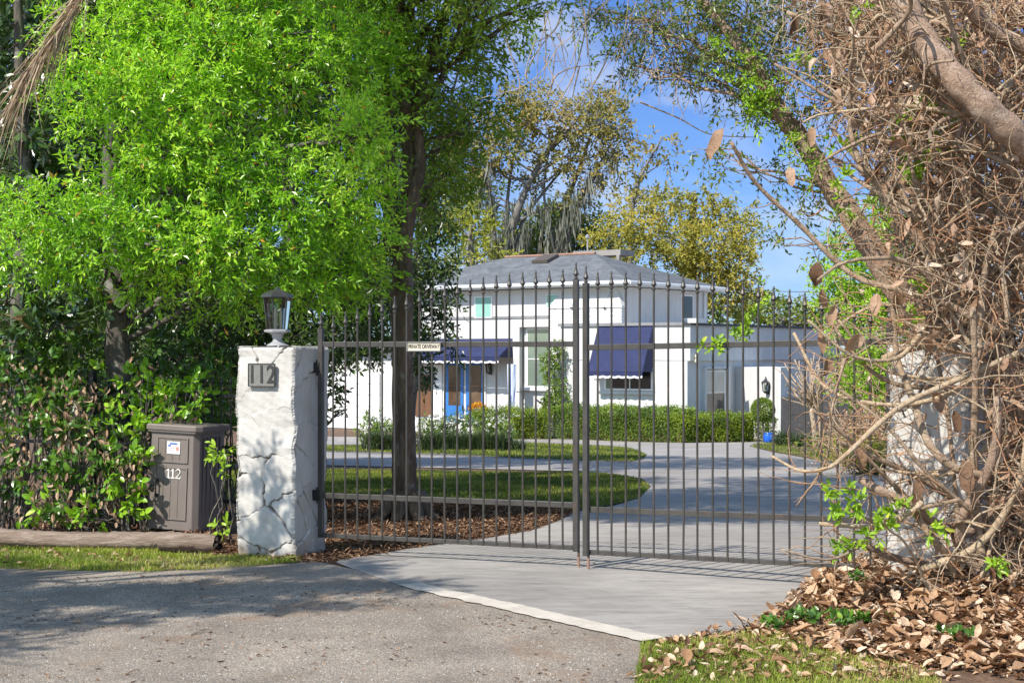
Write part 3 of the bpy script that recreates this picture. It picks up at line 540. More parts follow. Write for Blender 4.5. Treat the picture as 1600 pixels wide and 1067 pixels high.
# tall stair window in a recess next to the entry
g = window(826, 515, 862, 603, 'glass_green', 0, trans=(561,), fr=3.2, depth=.06); fpan('sill', M['white_trim'], 815, 605, 864, 610, 0, .2, parent=g)
mb = MB(); fpan('', None, 812, 508, 818.5, 611, 0, .30, mb=mb); fpan('', None, 818.5, 504, 866, 511, 0, .30, mb=mb); mb.build('window_surround', M['white_stucco'], house)
# broad painted brick chimney breast with tapering shoulder
cw = .33
a = fp(857, 560, cw); b = fp(971, 560, cw); zt = fp(915, 481, cw)[2]; ch = MB(); ch.box(V3(a[0],a[1],GZ), (b-a)*V3(1,1,0), V*(cw-.002), UP*(zt-GZ)); chim = ch.build('chimney', M['painted_brick'], house)
sh = MB(); t0, t1 = V3(a[0],a[1],zt+.06), V3(b[0],b[1],zt+.06); u1 = t0+U*.45+V*.42; u2 = t1-U*.45+V*.42; u1[2] = u2[2] = 4.19
bk = V*(cw-.002); t2, t3 = t1+bk, t0+bk; u3, u4 = u2+V*.12, u1+V*.12
sh.add([t0,t1,t2,t3,u1,u2,u3,u4], [[0,1,5,4],[1,2,6,5],[2,3,7,6],[3,0,4,7],[4,5,6,7],[3,2,1,0]]); sh.build('shoulder', M['white_stucco'], chim)
ln = MB(); ln.box(t0-UP*.06-U*.04-V*.04, (t1-t0)+U*.08, V*(cw+.035), UP*.055); ln.build('ledge', M['white_trim'], chim)
for x in (893, 944):
    q = MB(); p = fp(x, 481, cw+.06); q.tube([p+UP*.03, p+UP*.03+V*.3+U*.18+UP*.78], .008, 4); q.tube([p-U*.06, p+U*.06], .025, 5); q.build('stay_rod', M['dark_metal'], chim)
# single storey flat roofed wing
wa = fp(876, 508, 0, W0); WT = 2.71
w = MB(); wl = np.linalg.norm((W0-wa)[:2]); w.box(W0-U*wl+UP*(GZ-.1), U*(wl-.002), V*13.4, UP*(WT-GZ+.1)); w.build('wing_wall', M['white_stucco'], house)
w = MB(); w.box(W0+UP*(GZ-.1)+V*.01, U*.05, V*13.4, UP*(3.02-.0-GZ-1.0)); w.build('side_wall', M['shade_tint_stucco'], house)
w = MB(); w.box(W0+UP*1.44, U*.17, V*13.4, UP*(WT-1.44-.002)); w.build('parapet', M['shade_tint_stucco'], house)
w = MB(); w.box(W0-U*(wl+.08)-V*.08+UP*WT, U*(wl+.04), V*.3, UP*.11); w.build('front_coping', M['grey_trim'], house)
w = MB(); w.box(W0-U*.03-V*.08+UP*WT, U*.28, V*13.5, UP*.085); w.build('side_coping', M['dark_coping'], house)
fpan('groove', M['grey_trim'], 878, 562.4, 1071, 563.4, 0, .006, base=W0)
w = MB(); p = rp_(1074.5, 508); w.box(V3(p[0],p[1],WT+.085), U*.4, V*.5, UP*.16); w.build('corner_cap', M['white_trim'], house)
window(948, 577, 1018, 607, 'glass_dark', 0, W0, fr=3, mull=(985.5,)); window(948, 577, 957, 607, 'glass_green', 0.02, W0, fr=.5); fpan('sill', M['white_stucco'], 938, 611, 1022, 616, 0, .1, base=W0)
awning(935, 1020, 509.5, 581, .75, W0, 0, scal=7)
w = MB(); p = fp(928, 580, .3, W0); w.tube([p-U*.22, p+U*.25], .015, 5); w.build('awning_bar', M['dark_metal'], house)
# details of the shaded side wall
wn = window(1102, 581, 1130, 645, 'blind', .05, fr=2.2, trans=(613,), fn=rpan); rpan('lower_pane', M['dark_room'], 1102.4, 615, 1129.6, 644.6, .05, .065, parent=wn)
mb = MB(); rpan('', None, 1097, 574, 1099.5, 652, .05, .14, mb=mb); rpan('', None, 1133, 574, 1136, 652, .05, .14, mb=mb); rpan('', None, 1099.5, 572.5, 1133, 576, .05, .14, mb=mb); mb.build('window_surround', M['shade_tint_stucco'], house)
# block added to the side wall, turned so its face catches the sun
va = rp_(1147, 640, .0); vb = va+V*1.2; d_ = nrm(U*.93-V*.37); vl = None
for t_ in np.linspace(.2, 3, 400):
    p = va+d_*t_
    if 800+p[0]/p[1]*F > 1215: vl = t_; break
vn = V3(d_[1],-d_[0],0); w = MB(); w.poly([V3(*va[:2],GZ-.05), V3(*(va+d_*vl)[:2],GZ-.05), V3(*(va+d_*vl+V*1.6)[:2],GZ-.05), V3(*(va+V*2.2)[:2],GZ-.05)], UP*2.71)
w.build('sun_turned_wall', M['white_stucco'], house)
e_ = va+d_*vl; w = MB(); w.box(V3(*e_[:2],GZ-.05)-vn*.0, d_*.16, V*1.5, UP*2.70); w.build('corner_pier', M['shade_tint_stucco'], house)
p = va+d_*(vl*.80); p[2] = 1.75-(603-550)*p[1]/F; wall_lamp(p, vn, 1.05)
w = MB(); p = rp_(1085, 557, .17); w.lathe(p+U*.08, [(.03,-.05),(.10,0),(.09,.08)], 10, ax=np.array([V, UP, U])); w.lathe(p+U*.1-UP*.16-V*.06, [(.03,-.05),(.09,0),(.08,.08)], 10, ax=np.array([V, UP, U])); w.build('floodlight', M['cream'], house)
w = MB(); q = C0+U*.06+V*(MAIND-.35); w.tube([q+UP*4.15, q+UP*1.5], .05, 8); w.build('downpipe', M['gutter'], house)
g = MB(); p1, p2 = hit(1064.5, 463, C0, V)[0], hit(1081, 497, C0, V)[0]; zc = (hit(1072, 463, C0, V)[0][2], hit(1072, 497, C0, V)[0][2])
g.box(V3(p1[0],p1[1],zc[1])-UP*.06-V*.06, (p2-p1)*V3(1,1,0)+V*.12, U*.03, UP*(zc[0]-zc[1]+.12)); sw = g.build('side_window', M['white_trim'], house)
g = MB(); g.box(V3(p1[0],p1[1],zc[1]), (p2-p1)*V3(1,1,0), U*.04, UP*(zc[0]-zc[1])); g.build('pane', M['glass_dark'], sw)

# ================================================================ GATE
G0, GM, G1 = V3(-1.675,13.33,0), V3(.560,12.44,0), V3(2.765,11.17,0); GD = nrm(GM-G0); GN = V3(GD[1],-GD[0],0); GAX = np.array([GD, -GN, UP])
def gate_leaf(flip, label):
    o = G0 if not flip else G1; d = nrm(GM-o); half = np.linalg.norm(GM-o)-.022; GN = V3(GD[1],-GD[0],0) if not flip else V3(-d[1],d[0],0); GAX = np.array([d,-GN,UP]); dz = 0
    root = thing('iron_gate', label, 'gate', o, 'two leaves of the driveway gate')
    zb, zm, zt = .165+dz, .51+dz, 1.815+dz; P = lambda s, z, n=0: o+d*s+UP*(z+((.012-.042*s/half) if flip else 0))+GN*n
    def fin(bar, s, z, n=0, k=1.):
        f = MB(); f.lathe(P(s,z,n), [(.009,-.002),(.016,.004),(.016,.014),(.009,.02),(.010,.028),(.021,.040),(.021,.046),(.012,.072),(.0055,.115),(.0085,.122),(.004,.14)], 8); return f.build('finial', M['iron'], bar, smooth=False)
    for nm, s, h0, h1 in (('hinge_stile', .02, zb-.02, zt+.13), ('meeting_stile', half-.022, zb-.03, zt+.515)):
        m_ = MB(); m_.cbox(P(s,(h0+h1)/2), .044, .044, h1-h0, GAX); b = m_.build(nm, M['iron'], root, bevel=.003)
        c = MB(); c.cbox(P(s,h1+.004), .048, .048, .007, GAX); c.build('cap', M['iron'], b); fin(b, s, h1+.008)
    for nm, z, h in (('bottom_rail', zb, .038), ('middle_rail', zm, .046), ('top_rail', zt, .046)):
        m_ = MB(); m_.box(P(.042,z-h/2,-.016), P(half-.046,z)-P(.042,z), GN*.032, UP*h); m_.build(nm, M['iron'], root, bevel=.003)
    n = 19; gap = (half-.044)/(n+1)
    for i in range(n):
        s = .042+gap*(i+1)-.01+rngS.normal(0,.0012); u = s/half; top = zt+.20+.41*math.sin(math.pi/2*u**.92)-.14
        m_ = MB(); m_.tube([P(s,zb-.014,.0165), P(s+rngS.normal(0,.0015),zm,.0165+rngS.normal(0,.001)), P(s+rngS.normal(0,.0015),zt,.0165), P(s,top,.0165)], .0085, 8); b = m_.build('bar', M['iron'], root, smooth=False); fin(b, s, top, .0165)
    m_ = MB(); s = half-.055 if not flip else half-.075; s = half-.01 if not flip else half-.06; m_.tube([P(s,.70,-.03 if not flip else .03), P(s,.12,-.03 if not flip else .03)], .010, 8); rd = m_.build('drop_rod', M['black_iron'], root)
    m_ = MB(); m_.tube([P(s,.125,-.03 if not flip else .03), P(s,-.02,-.03 if not flip else .03)], .0102, 8); m_.build('rod_tip', M['rusty_iron'], rd)
    for z in (zm, zt-.2):
        m_ = MB(); m_.cbox(P(-.02,z), .07, .06, .09, GAX); m_.tube([P(-.005,z-.07), P(-.005,z+.07)], .02, 8); m_.build('hinge', M['black_iron'], root)
    return root
gate_leaf(False, 'left iron gate leaf with spear tops, hung from the pillar numbered 112')
gate_leaf(True, 'right iron gate leaf with spear tops, running in behind the dead vine')
# sign on the left leaf
sp0 = G0+GD*1.02+UP*1.795; ss = thing('driveway_sign', 'small cream sign reading PRIVATE DRIVEWAY on the gate top rail', 'sign', sp0)
m_ = MB(); m_.cbox(sp0+GN*.034, .305, .012, .072, GAX); m_.build('sign_board', M['cream'], ss)
m_ = MB()
for a_, b_, c_ in ((0,.036,.315), (0,-.036,.315)): m_.cbox(sp0+GN*.038+UP*b_, c_, .02, .007, GAX)
for s in (-.154,.154): m_.cbox(sp0+GN*.038+GD*s, .007, .02, .068, GAX)
m_.build('sign_frame', M['plaque'], ss)
def text(body, size, p, ax, mat, parent, name='lettering', ext=.0015, bold=0, sx=1.):
    cu = bpy.data.curves.new(name, 'FONT'); cu.body = body; cu.size = size; cu.extrude = ext; cu.offset = bold; cu.align_x = 'CENTER'; cu.align_y = 'CENTER'
    to = bpy.data.objects.new(name, cu); COL.objects.link(to); bpy.context.view_layer.update(); me = bpy.data.meshes.new_from_object(to.evaluated_get(bpy.context.evaluated_depsgraph_get())); bpy.data.objects.remove(to)
    x, y = np.array(ax[0]), np.array(ax[1]); z = np.cross(x, y); o = bpy.data.objects.new(name, me); me.materials.clear(); me.materials.append(mat); link(o, parent); q = np.array(p)-ORIG[parent.name]
    for v in me.vertices: c = q+x*v.co.x*sx+y*v.co.y+z*v.co.z; v.co = c
    me.update(); return o
text('PRIVATE DRIVEWAY', .048, sp0+GN*.042, (GD, UP), M['ink'], ss, sx=.66, bold=.0006)

# ================================================================ STONE PILLARS
def pillar(name, label, c, ax, wx, wy, h, seed, zbase=0):
    rng = np.random.default_rng(seed); root = thing(name, label, 'pillar', (c[0],c[1],zbase)); mb = MB(); step = .0065
    cz = np.linspace(-.2, h+.3, 40); cn = []
    for _ in range(4): q = rng.normal(0,1,(40,2)); q = (q+np.roll(q,1,0)*.8+np.roll(q,-1,0)*.8); cn.append(q*.0062)
    def cshift(k, z): return np.stack([np.interp(z, cz, cn[k][:,0]), np.interp(z, cz, cn[k][:,1]), np.zeros_like(z)], -1)
    def face(o, u, v, n, lu, lv, seedn, ucorr):
        nu, nv = int(lu/step), int(lv/step); a = np.linspace(0,1,nu+1); b = np.linspace(0,1,nv+1); A, B = np.meshgrid(a*lu, b*lv); r = np.random.default_rng(seedn)
        ns = max(3, int(lu*lv*13)); sd = np.column_stack([r.uniform(0,lu,ns), r.uniform(0,lv,ns)]); of = r.normal(0,.004,ns); tl = r.normal(0,.02,(ns,2)); vis = r.uniform(0,1,ns)
        wx_ = A+.022*np.sin(B*7+seedn)+.009*np.sin(B*41+A*27)+.004*np.sin(B*97+A*61); wy_ = B+.022*np.sin(A*9+seedn*2)+.008*np.sin(A*47+B*33)+.004*np.sin(A*103+B*71)
        d = np.sqrt((wx_[...,None]-sd[:,0])**2+((wy_[...,None]-sd[:,1])*1.05)**2); idx = np.argsort(d, -1); f1 = np.take_along_axis(d, idx[...,:1], -1)[...,0]; f2 = np.take_along_axis(d, idx[...,1:2], -1)[...,0]; i1 = idx[...,0]; i2 = idx[...,1]
        e = f2-f1; open_ = np.clip(vis[i1]+vis[i2]-.28+.4*np.sin(A*13+B*17+seedn), 0, 1.1); w_ = .0035+.0045*open_
        gr = np.exp(-(e/w_)**2)*open_
        ht = of[i1]+tl[i1,0]*(A-sd[i1,0])+tl[i1,1]*(B-sd[i1,1]); sm = np.clip(e/.018,0,1); ht = ht*sm+.002*np.sin(A*21+seedn)*np.sin(B*17)+.0015*np.sin(A*60+B*33)*np.sin(B*47-A*20)
        ed = np.minimum(np.minimum(A, lu-A)/.03, np.minimum(np.inf*np.ones_like(B), (lv-B)/.03)); ed = np.clip(ed, 0, 1); rnd = -(1-ed)**2*.018
        D_ = (ht*ed+rnd-gr*.028*np.clip(ed*2,0,1)); edge = r.normal(0,.004,(nv+1,1))*(1-ed)
        D_ = D_+edge; P_ = np.array(o)+A[...,None]*u+B[...,None]*v+D_[...,None]*n
        if ucorr is not None: wq = A/lu; P_ = P_+cshift(ucorr[0], B)*((1-wq)**3)[...,None]+cshift(ucorr[1], B)*(wq**3)[...,None]
        k = (np.arange(nv)[:,None]*(nu+1)+np.arange(nu)[None]).ravel(); mb.add(P_.reshape(-1,3), np.stack([k, k+1, k+nu+2, k+nu+1], -1), np.clip(gr*1.3-.15,0,1).ravel()*.95)
    x, y = ax[0], ax[1]; c = np.array([c[0], c[1], zbase-.1]); h2 = h+.1
    cs = [c-x*wx/2-y*wy/2, c+x*wx/2-y*wy/2, c+x*wx/2+y*wy/2, c-x*wx/2+y*wy/2]
    face(cs[0], x, UP, -y, wx, h2, seed+1, (0,1)); face(cs[1], y, UP, x, wy, h2, seed+2, (1,2)); face(cs[2], -x, UP, y, wx, h2, seed+3, (2,3)); face(cs[3], -y, UP, -x, wy, h2, seed+4, (3,0))
    face(c-x*wx/2-y*wy/2+UP*(h2-.006), x, y, UP, wx, wy, seed+5, None)
    mb.build('masonry', M['painted_stone'], root, smooth=True); return root, cs
PAX = np.array([GD, -GN, UP]); RD_ = nrm(G1-GM)
pc = G0-GD*.325-GN*.02+GN*.08
pl_, pcs = pillar('stone_pillar', 'white painted flagstone pillar with number plaque and lantern at the left of the gate', pc, PAX, .565, .60, 1.80, 31)
pr_, prs = pillar('stone_pillar', 'white painted stone pillar at the right of the gate, half hidden by the dead vine', G1+RD_*.335, np.array([RD_, V3(-RD_[1],RD_[0],0), UP]), .56, .60, 1.80, 57)
# number plaque
fn_ = GN; q0 = hit(409.5, 586, pcs[0]+fn_*.022, GD)[0]; m_ = MB(); m_.cbox(q0, .255, .02, .195, PAX); pq = m_.build('number_plaque', M['plaque'], pl_, bevel=.004)
m_ = MB()
for sx, sy, px_, pz in ((.262,.007,0,.096),(.262,.007,0,-.096)): m_.cbox(q0+GN*.009+UP*pz, sx, .012, sy, PAX)
for px_ in (-.128,.128): m_.cbox(q0+GN*.009+GD*px_, .007, .012, .185, PAX)
m_.build('plaque_rim', M['plaque_dark'], pq)
text('112', .215, q0+GN*.0115+GD*.002, (GD, UP), M['plaque_dark'], pq, 'numerals', ext=.004, bold=.002, sx=.86)
# pier lantern
lp = hit(433.5, 541, pc, GD)[0]; lp[2] = 1.795; lt = thing('pier_lantern', 'weathered grey lantern with tapered glass on top of the left pillar', 'lantern', lp)
m_ = MB(); m_.lathe(lp, [(.094,0),(.094,.018),(.06,.035),(.042,.05),(.038,.075),(.046,.085),(.046,.10),(.07,.12)], 20); m_.build('base', M['grey_metal'], lt, smooth=True)
m_ = MB(); m_.lathe(lp, [(.06,.118),(.115,.13),(.118,.145),(.098,.152)], 6, ph=.3); m_.build('gallery', M['grey_metal'], lt)
g = MB(); an0 = .3
g.lathe(lp, [(.088,.153),(.118,.43)], 6, ph=an0); g.build('glass', M['glass'], lt)
m_ = MB()
for k in range(6): an = an0+k*math.pi/3; e = V3(math.cos(an), math.sin(an), 0); m_.tube([lp+e*.091+UP*.15, lp+e*.121+UP*.432], .0055, 5)
m_.build('frame', M['dark_metal'], lt)
m_ = MB(); m_.lathe(lp, [(.122,.428),(.142,.432),(.140,.452),(.11,.472),(.06,.492),(.025,.50),(.02,.515),(.006,.525)], 6, ph=an0); m_.build('roof', M['dark_metal'], lt)
m_ = MB()
for k in range(3): an = k*2.1; e = V3(math.cos(an), math.sin(an), 0)*.03; m_.lathe(lp+e, [(.011,.152),(.011,.25),(.014,.26),(.013,.31),(.002,.345)], 8)
m_.build('bulb', M['cream'], lt)

# ================================================================ PARCEL BOX
bA, bB = gpix(228, 834), gpix(305, 838); bd = nrm((bB-bA)*V3(1,1,0)); bd = nrm(V3(.955,-.297,0)); BN = V3(bd[1],-bd[0],0); bx0 = gpix(267, 836)
box = thing('parcel_box', 'dark brown panelled parcel drop box numbered 112 beside the left pillar', 'parcel box', (0,0,0)); ORIG[box.name] = V3(0,0,0)
BX = V3(1,0,0); BY = V3(0,1,0)
bw, bdp, bh = .545, .56, .975
m_ = MB()                                                  # body with chamfered front corners, a little wider at the foot
def ring(z, k): w_, d_, c_ = bw/2*k, bdp, .05; return [V3(-w_+c_*.3,0,z), V3(w_-c_,0,z), V3(w_,c_,z), V3(w_,d_,z), V3(-w_,d_,z), V3(-w_,c_*.4,z)]
r0, r1 = ring(-.03,1.03), ring(bh,.97); n = 6; i = np.arange(n); m_.add(r0+r1, np.stack([i, (i+1)%n, (i+1)%n+n, i+n], -1)); m_.f.append(np.arange(n)[::-1][None]); m_.f.append((np.arange(n)+n)[None]); body = m_.build('body', M['box_resin'], box, bevel=.006)
m_ = MB(); 
def ringl(z, e): w_, d_, c_ = bw/2+e, bdp+e, .05; return [V3(-w_+c_*.3,-e,z), V3(w_-c_,-e,z), V3(w_,c_-e,z), V3(w_,d_,z), V3(-w_,d_,z), V3(-w_,c_*.4-e,z)]
L_ = [ringl(.945,.004), ringl(.947,.024), ringl(.968,.026), ringl(.97,.036), ringl(1.012,.038), ringl(1.022,.03)]; m_.add(np.concatenate(L_), np.concatenate([np.stack([i+6*k, (i+1)%n+6*k, (i+1)%n+6*(k+1), i+6*(k+1)], -1) for k in range(5)])); m_.f.append(np.arange(6)[::-1][None]); m_.f.append((np.arange(6)+30)[None]); m_.build('lid', M['box_resin'], box)
def frame_rect(mb, x0, x1, z0, z1, w_, y, t_):
    mb.box(V3(x0,y,z0), BX*(x1-x0), -BY*t_, UP*w_); mb.box(V3(x0,y,z1-w_), BX*(x1-x0), -BY*t_, UP*w_); mb.box(V3(x0,y,z0+w_), BX*w_, -BY*t_, UP*(z1-z0-2*w_)); mb.box(V3(x1-w_,y,z0+w_), BX*w_, -BY*t_, UP*(z1-z0-2*w_))
m_ = MB(); frame_rect(m_, -.185,.165,.645,.90,.014,.0,.012)
for x in np.linspace(-.171,.151,5)[:-1]: m_.box(V3(x+.003,0,.659), BX*.0745, -BY*.004, UP*.227)
m_.build('upper_panel', M['box_resin'], box)
m_ = MB(); frame_rect(m_, -.20,.165,.075,.60,.014,0,.012)
for x in np.linspace(-.186,.151,5)[:-1]: m_.box(V3(x+.003,0,.089), BX*.078, -BY*.004, UP*.497)
door = m_.build('door', M['box_resin'], box)
m_ = MB(); m_.tube(cr([V3(-.165,-.012,.455),V3(-.165,-.04,.44),V3(-.165,-.04,.33),V3(-.165,-.012,.315)],5), .008, 7); m_.cbox(V3(-.165,-.014,.46), .025,.01,.03); m_.cbox(V3(-.165,-.014,.31), .025,.01,.03); m_.build('handle', M['black_iron'], door)
m_ = MB(); m_.lathe(V3(-.225,-.004,.38), [(.03,0),(.03,.01),(.02,.016)], 12, ax=np.array([BX,UP,-BY])); m_.build('latch', M['black_iron'], box)
m_ = MB()                                                  # serif numerals
def one(x): m_.box(V3(x-.007,-.005,.49), BX*.014, -BY*.005, UP*.092); m_.box(V3(x-.022,-.0052,.487), BX*.044, -BY*.005, UP*.009); m_.poly([V3(x-.007,-.0052,.582),V3(x-.007,-.0052,.568),V3(x-.024,-.0052,.556),V3(x-.024,-.0052,.563)], -BY*.005)
one(-.045); one(.005)
th = np.linspace(math.radians(160), math.radians(-40), 14); arc = [V3(.062+.024*math.cos(a), -.0075, .556+.024*math.sin(a)) for a in th]+[V3(.066,-.0075,.518), V3(.040,-.0075,.496)]
m_.tube(arc, .0058, 6); m_.box(V3(.036,-.005,.487), BX*.056, -BY*.005, UP*.012); m_.box(V3(.086,-.005,.499), BX*.006, -BY*.005, UP*.016); m_.build('numerals', M['white_plastic'], door)
m_ = MB(); m_.cbox(V3(.002,-.009,.795), .145,.004,.125); nt_ = m_.build('notice', M['paper'], box)
for (w_, h_, x, z, mt) in ((.085,.018,.0,.835,'blue_ink'),(.03,.02,-.045,.815,'blue_ink'),(.06,.012,-.025,.79,'pale_ink'),(.07,.007,-.02,.772,'pale_ink'),(.03,.04,.045,.785,'red_ink'),(.12,.006,0,.752,'pale_ink')):
    m_ = MB(); m_.cbox(V3(x+.002,-.0118,z), w_,.0012,h_); m_.build('print', M[mt], nt_)
m_ = MB()
for k in range(5): m_.box(V3(bw/2*.985-.006+.004,.10+k*.085,.08), BX*.012, BY*.008, UP*.82)
m_.build('groove_shade_strip', M['groove_shade_resin'], box)  # dark strips standing in for the shade inside the side grooves
box.location = (bx0[0], bx0[1], .0); box.rotation_euler = (0, math.radians(2.4), math.atan2(bd[1], bd[0]))

# ================================================================ TIMBER EDGING, BLACK FENCE
l0, l1 = V3(-5.6,14.1,.075), gpix(338, 862)+V3(0,0,.07); t_ = np.linspace(0,1,60)[:,None]; P_ = l0+(l1-l0)*t_; rng = np.random.default_rng(3); P_[:,2] += .01*np.sin(t_[:,0]*9)
m_ = MB(); k = 14; ax_ = nrm(l1-l0); sd = nrm(np.cross(ax_, UP)); up_ = np.cross(sd, ax_); an = np.linspace(0, 2*np.pi, k, endpoint=False); base_r = .085+rng.normal(0,.005,k)
vv = []
for j in range(60): r_ = base_r+rng.normal(0,.0035,k)-(.012 if j in (0,59) else 0); vv.append(P_[j]+r_[:,None]*(np.cos(an)[:,None]*sd*1.15+np.sin(an)[:,None]*up_))
i = np.arange(59)[:,None]*k; j = np.arange(k)[None]; j2 = (j+1)%k; m_.add(np.concatenate(vv), np.stack([i+j, i+j2, i+k+j2, i+k+j], -1).reshape(-1,4))
tl = thing('landscape_timber', 'weathered round timber laid along the hedge, its cut end by the left pillar', 'timber', l1); m_.build('log', M['timber'], tl, smooth=True)
m_ = MB(); c_ = P_[-1]; rr = [c_+ax_*rng.uniform(-.01,.05)+(base_r[q]*.96)*(math.cos(an[q])*sd*1.15+math.sin(an[q])*up_) for q in range(k)]; inn = [c_+ax_*rng.uniform(-.03,.04)+(base_r[q]*.5)*(math.cos(an[q])*sd+math.sin(an[q])*up_) for q in range(k)]
m_.add(rr+inn+[c_-ax_*.01], np.stack([np.arange(k), (np.arange(k)+1)%k, (np.arange(k)+1)%k+k, np.arange(k)+k], -1)); m_.f.append(np.stack([np.arange(k)+k, (np.arange(k)+1)%k+k, np.full(k,2*k)], -1)); m_.build('cut_end', M['timber_end'], tl)
fa, fb = V3(-6.6,17.6,0), V3(-2.45,15.55,0); fd = nrm(fb-fa); fl = np.linalg.norm(fb-fa); fr_ = thing('iron_fence', 'black iron picket fence buried in the roadside shrubs left of the pillar', 'fence', fa)
m_ = MB(); FX = np.array([fd, np.cross(UP, fd), UP])
for s in np.arange(0, fl, .115): m_.tube([fa+fd*s+UP*(gz(16)-.0), fa+fd*s+UP*1.42], .009, 6); m_.lathe(fa+fd*s+UP*1.42, [(.008,0),(.018,.02),(.004,.08)], 6)
m_.build('pickets', M['black_iron'], fr_)
for z in (.2, .75, 1.28): m_ = MB(); m_.box(fa+UP*z-FX[1]*.018, fd*fl, FX[1]*.036, UP*.036); m_.build('rail', M['black_iron'], fr_)
for s in (.02, fl/2, fl-.05): m_ = MB(); m_.cbox(fa+fd*s+UP*.72, .06,.06,1.7, FX); m_.build('post', M['black_iron'], fr_)

# ================================================================ TREES AND SHRUBS
def PC(*rows): return [px_clump(*r) for r in rows]
# bright new-leaved tree over the hedge
bright = PC((150,70,15.6,75,55),(245,40,16.2,85,60),(340,70,15.8,85,65),(430,40,16.6,85,60),(520,70,16.0,80,65),(585,110,16.8,50,60),(130,150,15.4,55,50),(220,140,15.2,75,55),(310,165,15.6,80,60),(405,130,16.0,70,50),
 (470,215,17.2,75,45),(560,215,15.4,62,65),(575,310,16.6,40,45),(260,235,15.3,90,50),(350,265,15.8,85,45),(190,290,15.6,70,40),(450,300,15.6,75,45),(530,350,16.2,70,50),(60,330,15.2,70,45),(140,355,15.0,85,45),
 (240,360,15.4,80,45),(330,370,15.2,80,50),(420,390,15.6,80,55),(500,430,16.4,70,55),(560,420,16.8,45,50),(30,400,15.6,60,40),(110,410,15.6,60,35),(250,430,15.6,55,40),(370,450,16.0,60,45),(590,30,17,50,50),(300,-60,16.5,200,60),(480,-70,17,150,60),(60,-80,16,120,40))
tree('oak_tree', 'bright green new-leaved oak spreading over the hedge left of the gate', [at(186,660,16.9)-V3(0,0,.2),at(184,560,16.9),at(180,430,16.9),at(176,300,16.8),at(182,150,16.7),at(200,20,16.6),at(220,-120,16.5)], [.17,.145,.13,.12,.10,.08,.05], bright, M['leaf_bright'], M['grey_bark'], .078, .028, 3.4, 11, sep=True, lr=.12, m=9, tl=.24, up=.75, lump=.5)
# inner crown behind it, its shade put into a dark leaf colour
dk = PC((60,60,21,130,110),(200,200,21.5,150,120),(380,200,21.5,150,130),(520,170,21.5,110,120),(120,420,21,140,110),(330,450,21,150,90),(480,480,20.5,120,80),(20,250,20.5,90,120),(420,560,20,110,60),(260,560,19.5,120,80),(60,560,19.5,120,90),(560,420,21.5,70,80),(250,10,21.5,160,90),(450,20,22,140,90))
tree('dark_tree', 'dark foliage standing in for the shaded inner crown behind the bright oak and the hedge', [at(470,690,21),at(466,520,21),at(450,300,21),at(440,60,21)], [.16,.13,.11,.07], dk, M['leaf_dark'], M['grey_bark'], .10, .042, 3.6, 12, m=9, up=.5)
# magnolia at the far left
mg = PC((20,70,17.2,70,70),(60,200,17.0,60,60),(100,290,17.2,60,45),(30,330,16.8,45,50),(60,520,16.4,70,45),(10,460,16.4,50,50),(130,500,16.8,50,40),(0,160,17,50,50),(90,250,17.4,50,40))
tree('magnolia_tree', 'dark large-leaved magnolia at the left edge behind the hedge', [at(30,700,17.2),at(28,500,17.2),at(40,300,17.2),at(30,80,17.2),at(30,-60,17.2)], [.10,.09,.08,.06,.04], mg, M['leaf_magnolia'], M['grey_bark'], .17, .062, 1.9, 13, fine=True, m=8, tl=.16, up=.5, twigs=True)
# central oak, two fused stems
co = [at(632,812,17.4)-V3(0,0,.15),at(629,770,17.4),at(625,690,17.4),at(624,560,17.4),at(621,460,17.4),at(626,400,17.4)]
oak = PC((690,20,17.2,70,50),(750,60,17.6,42,40),(700,120,17.0,60,55),(750,190,17.8,50,45),(690,230,17.6,45,50),(815,30,17.0,26,18),(850,-5,16.8,40,14),(640,60,18.0,60,60),(600,180,18.2,40,50),(680,310,18.4,40,40),(700,-60,17,140,50),(560,-40,18.5,90,50),(775,110,18.2,16,14),(720,270,18.2,40,30),(760,0,16.4,50,40))
up_ = [(V3(-3.2,16.5,7.2),V3(1.4,1.4,.9)),(V3(-1.2,17.5,8.2),V3(1.6,1.5,1.0)),(V3(.6,18.0,7.4),V3(1.4,1.4,.9)),(V3(1.6,16.4,7.0),V3(1.1,1.1,.7)),(V3(-2.0,15.2,7.0),V3(1.2,1.1,.8)),(V3(2.4,18.4,7.8),V3(1.0,1.1,.7)),(V3(-1.5,19.5,9.2),V3(1.4,1.4,.9)),(V3(.2,15.2,8.4),V3(1.1,1.1,.8)),(V3(-3.2,12.4,8.2),V3(1.2,1.1,.7)),(V3(-1.6,13.4,8.6),V3(1.3,1.1,.7)),(V3(-.2,14.2,8.0),V3(1.2,1.1,.7)),(V3(-4.1,11.3,9.0),V3(1.1,.9,.6)),(V3(-.2,20.4,9.4),V3(1.4,1.3,.8)),(V3(1.4,21.3,8.8),V3(1.3,1.2,.7)),(V3(-2.2,11.2,9.2),V3(1.0,.9,.6)),(V3(.9,12.9,7.6),V3(.9,.8,.5)),(V3(2.3,15.2,8.3),V3(1.1,1,.6))]
tr_ = tree('oak_tree', 'tall dark-barked oak with fused twin stems on the mulch behind the left gate leaf', co+[at(634,330,17.4),at(640,250,17.4),at(630,120,17.4),at(622,0,17.4),at(618,-160,17.4),at(620,-300,17.4)], [.18,.115,.088,.082,.078,.08,.085,.08,.08,.075,.065,.05], oak+up_, M['leaf_oak'], M['oak_bark'], .085, .032, 3.0, 14, sep=True, lr=.3, m=9, up=.5, sides=14)
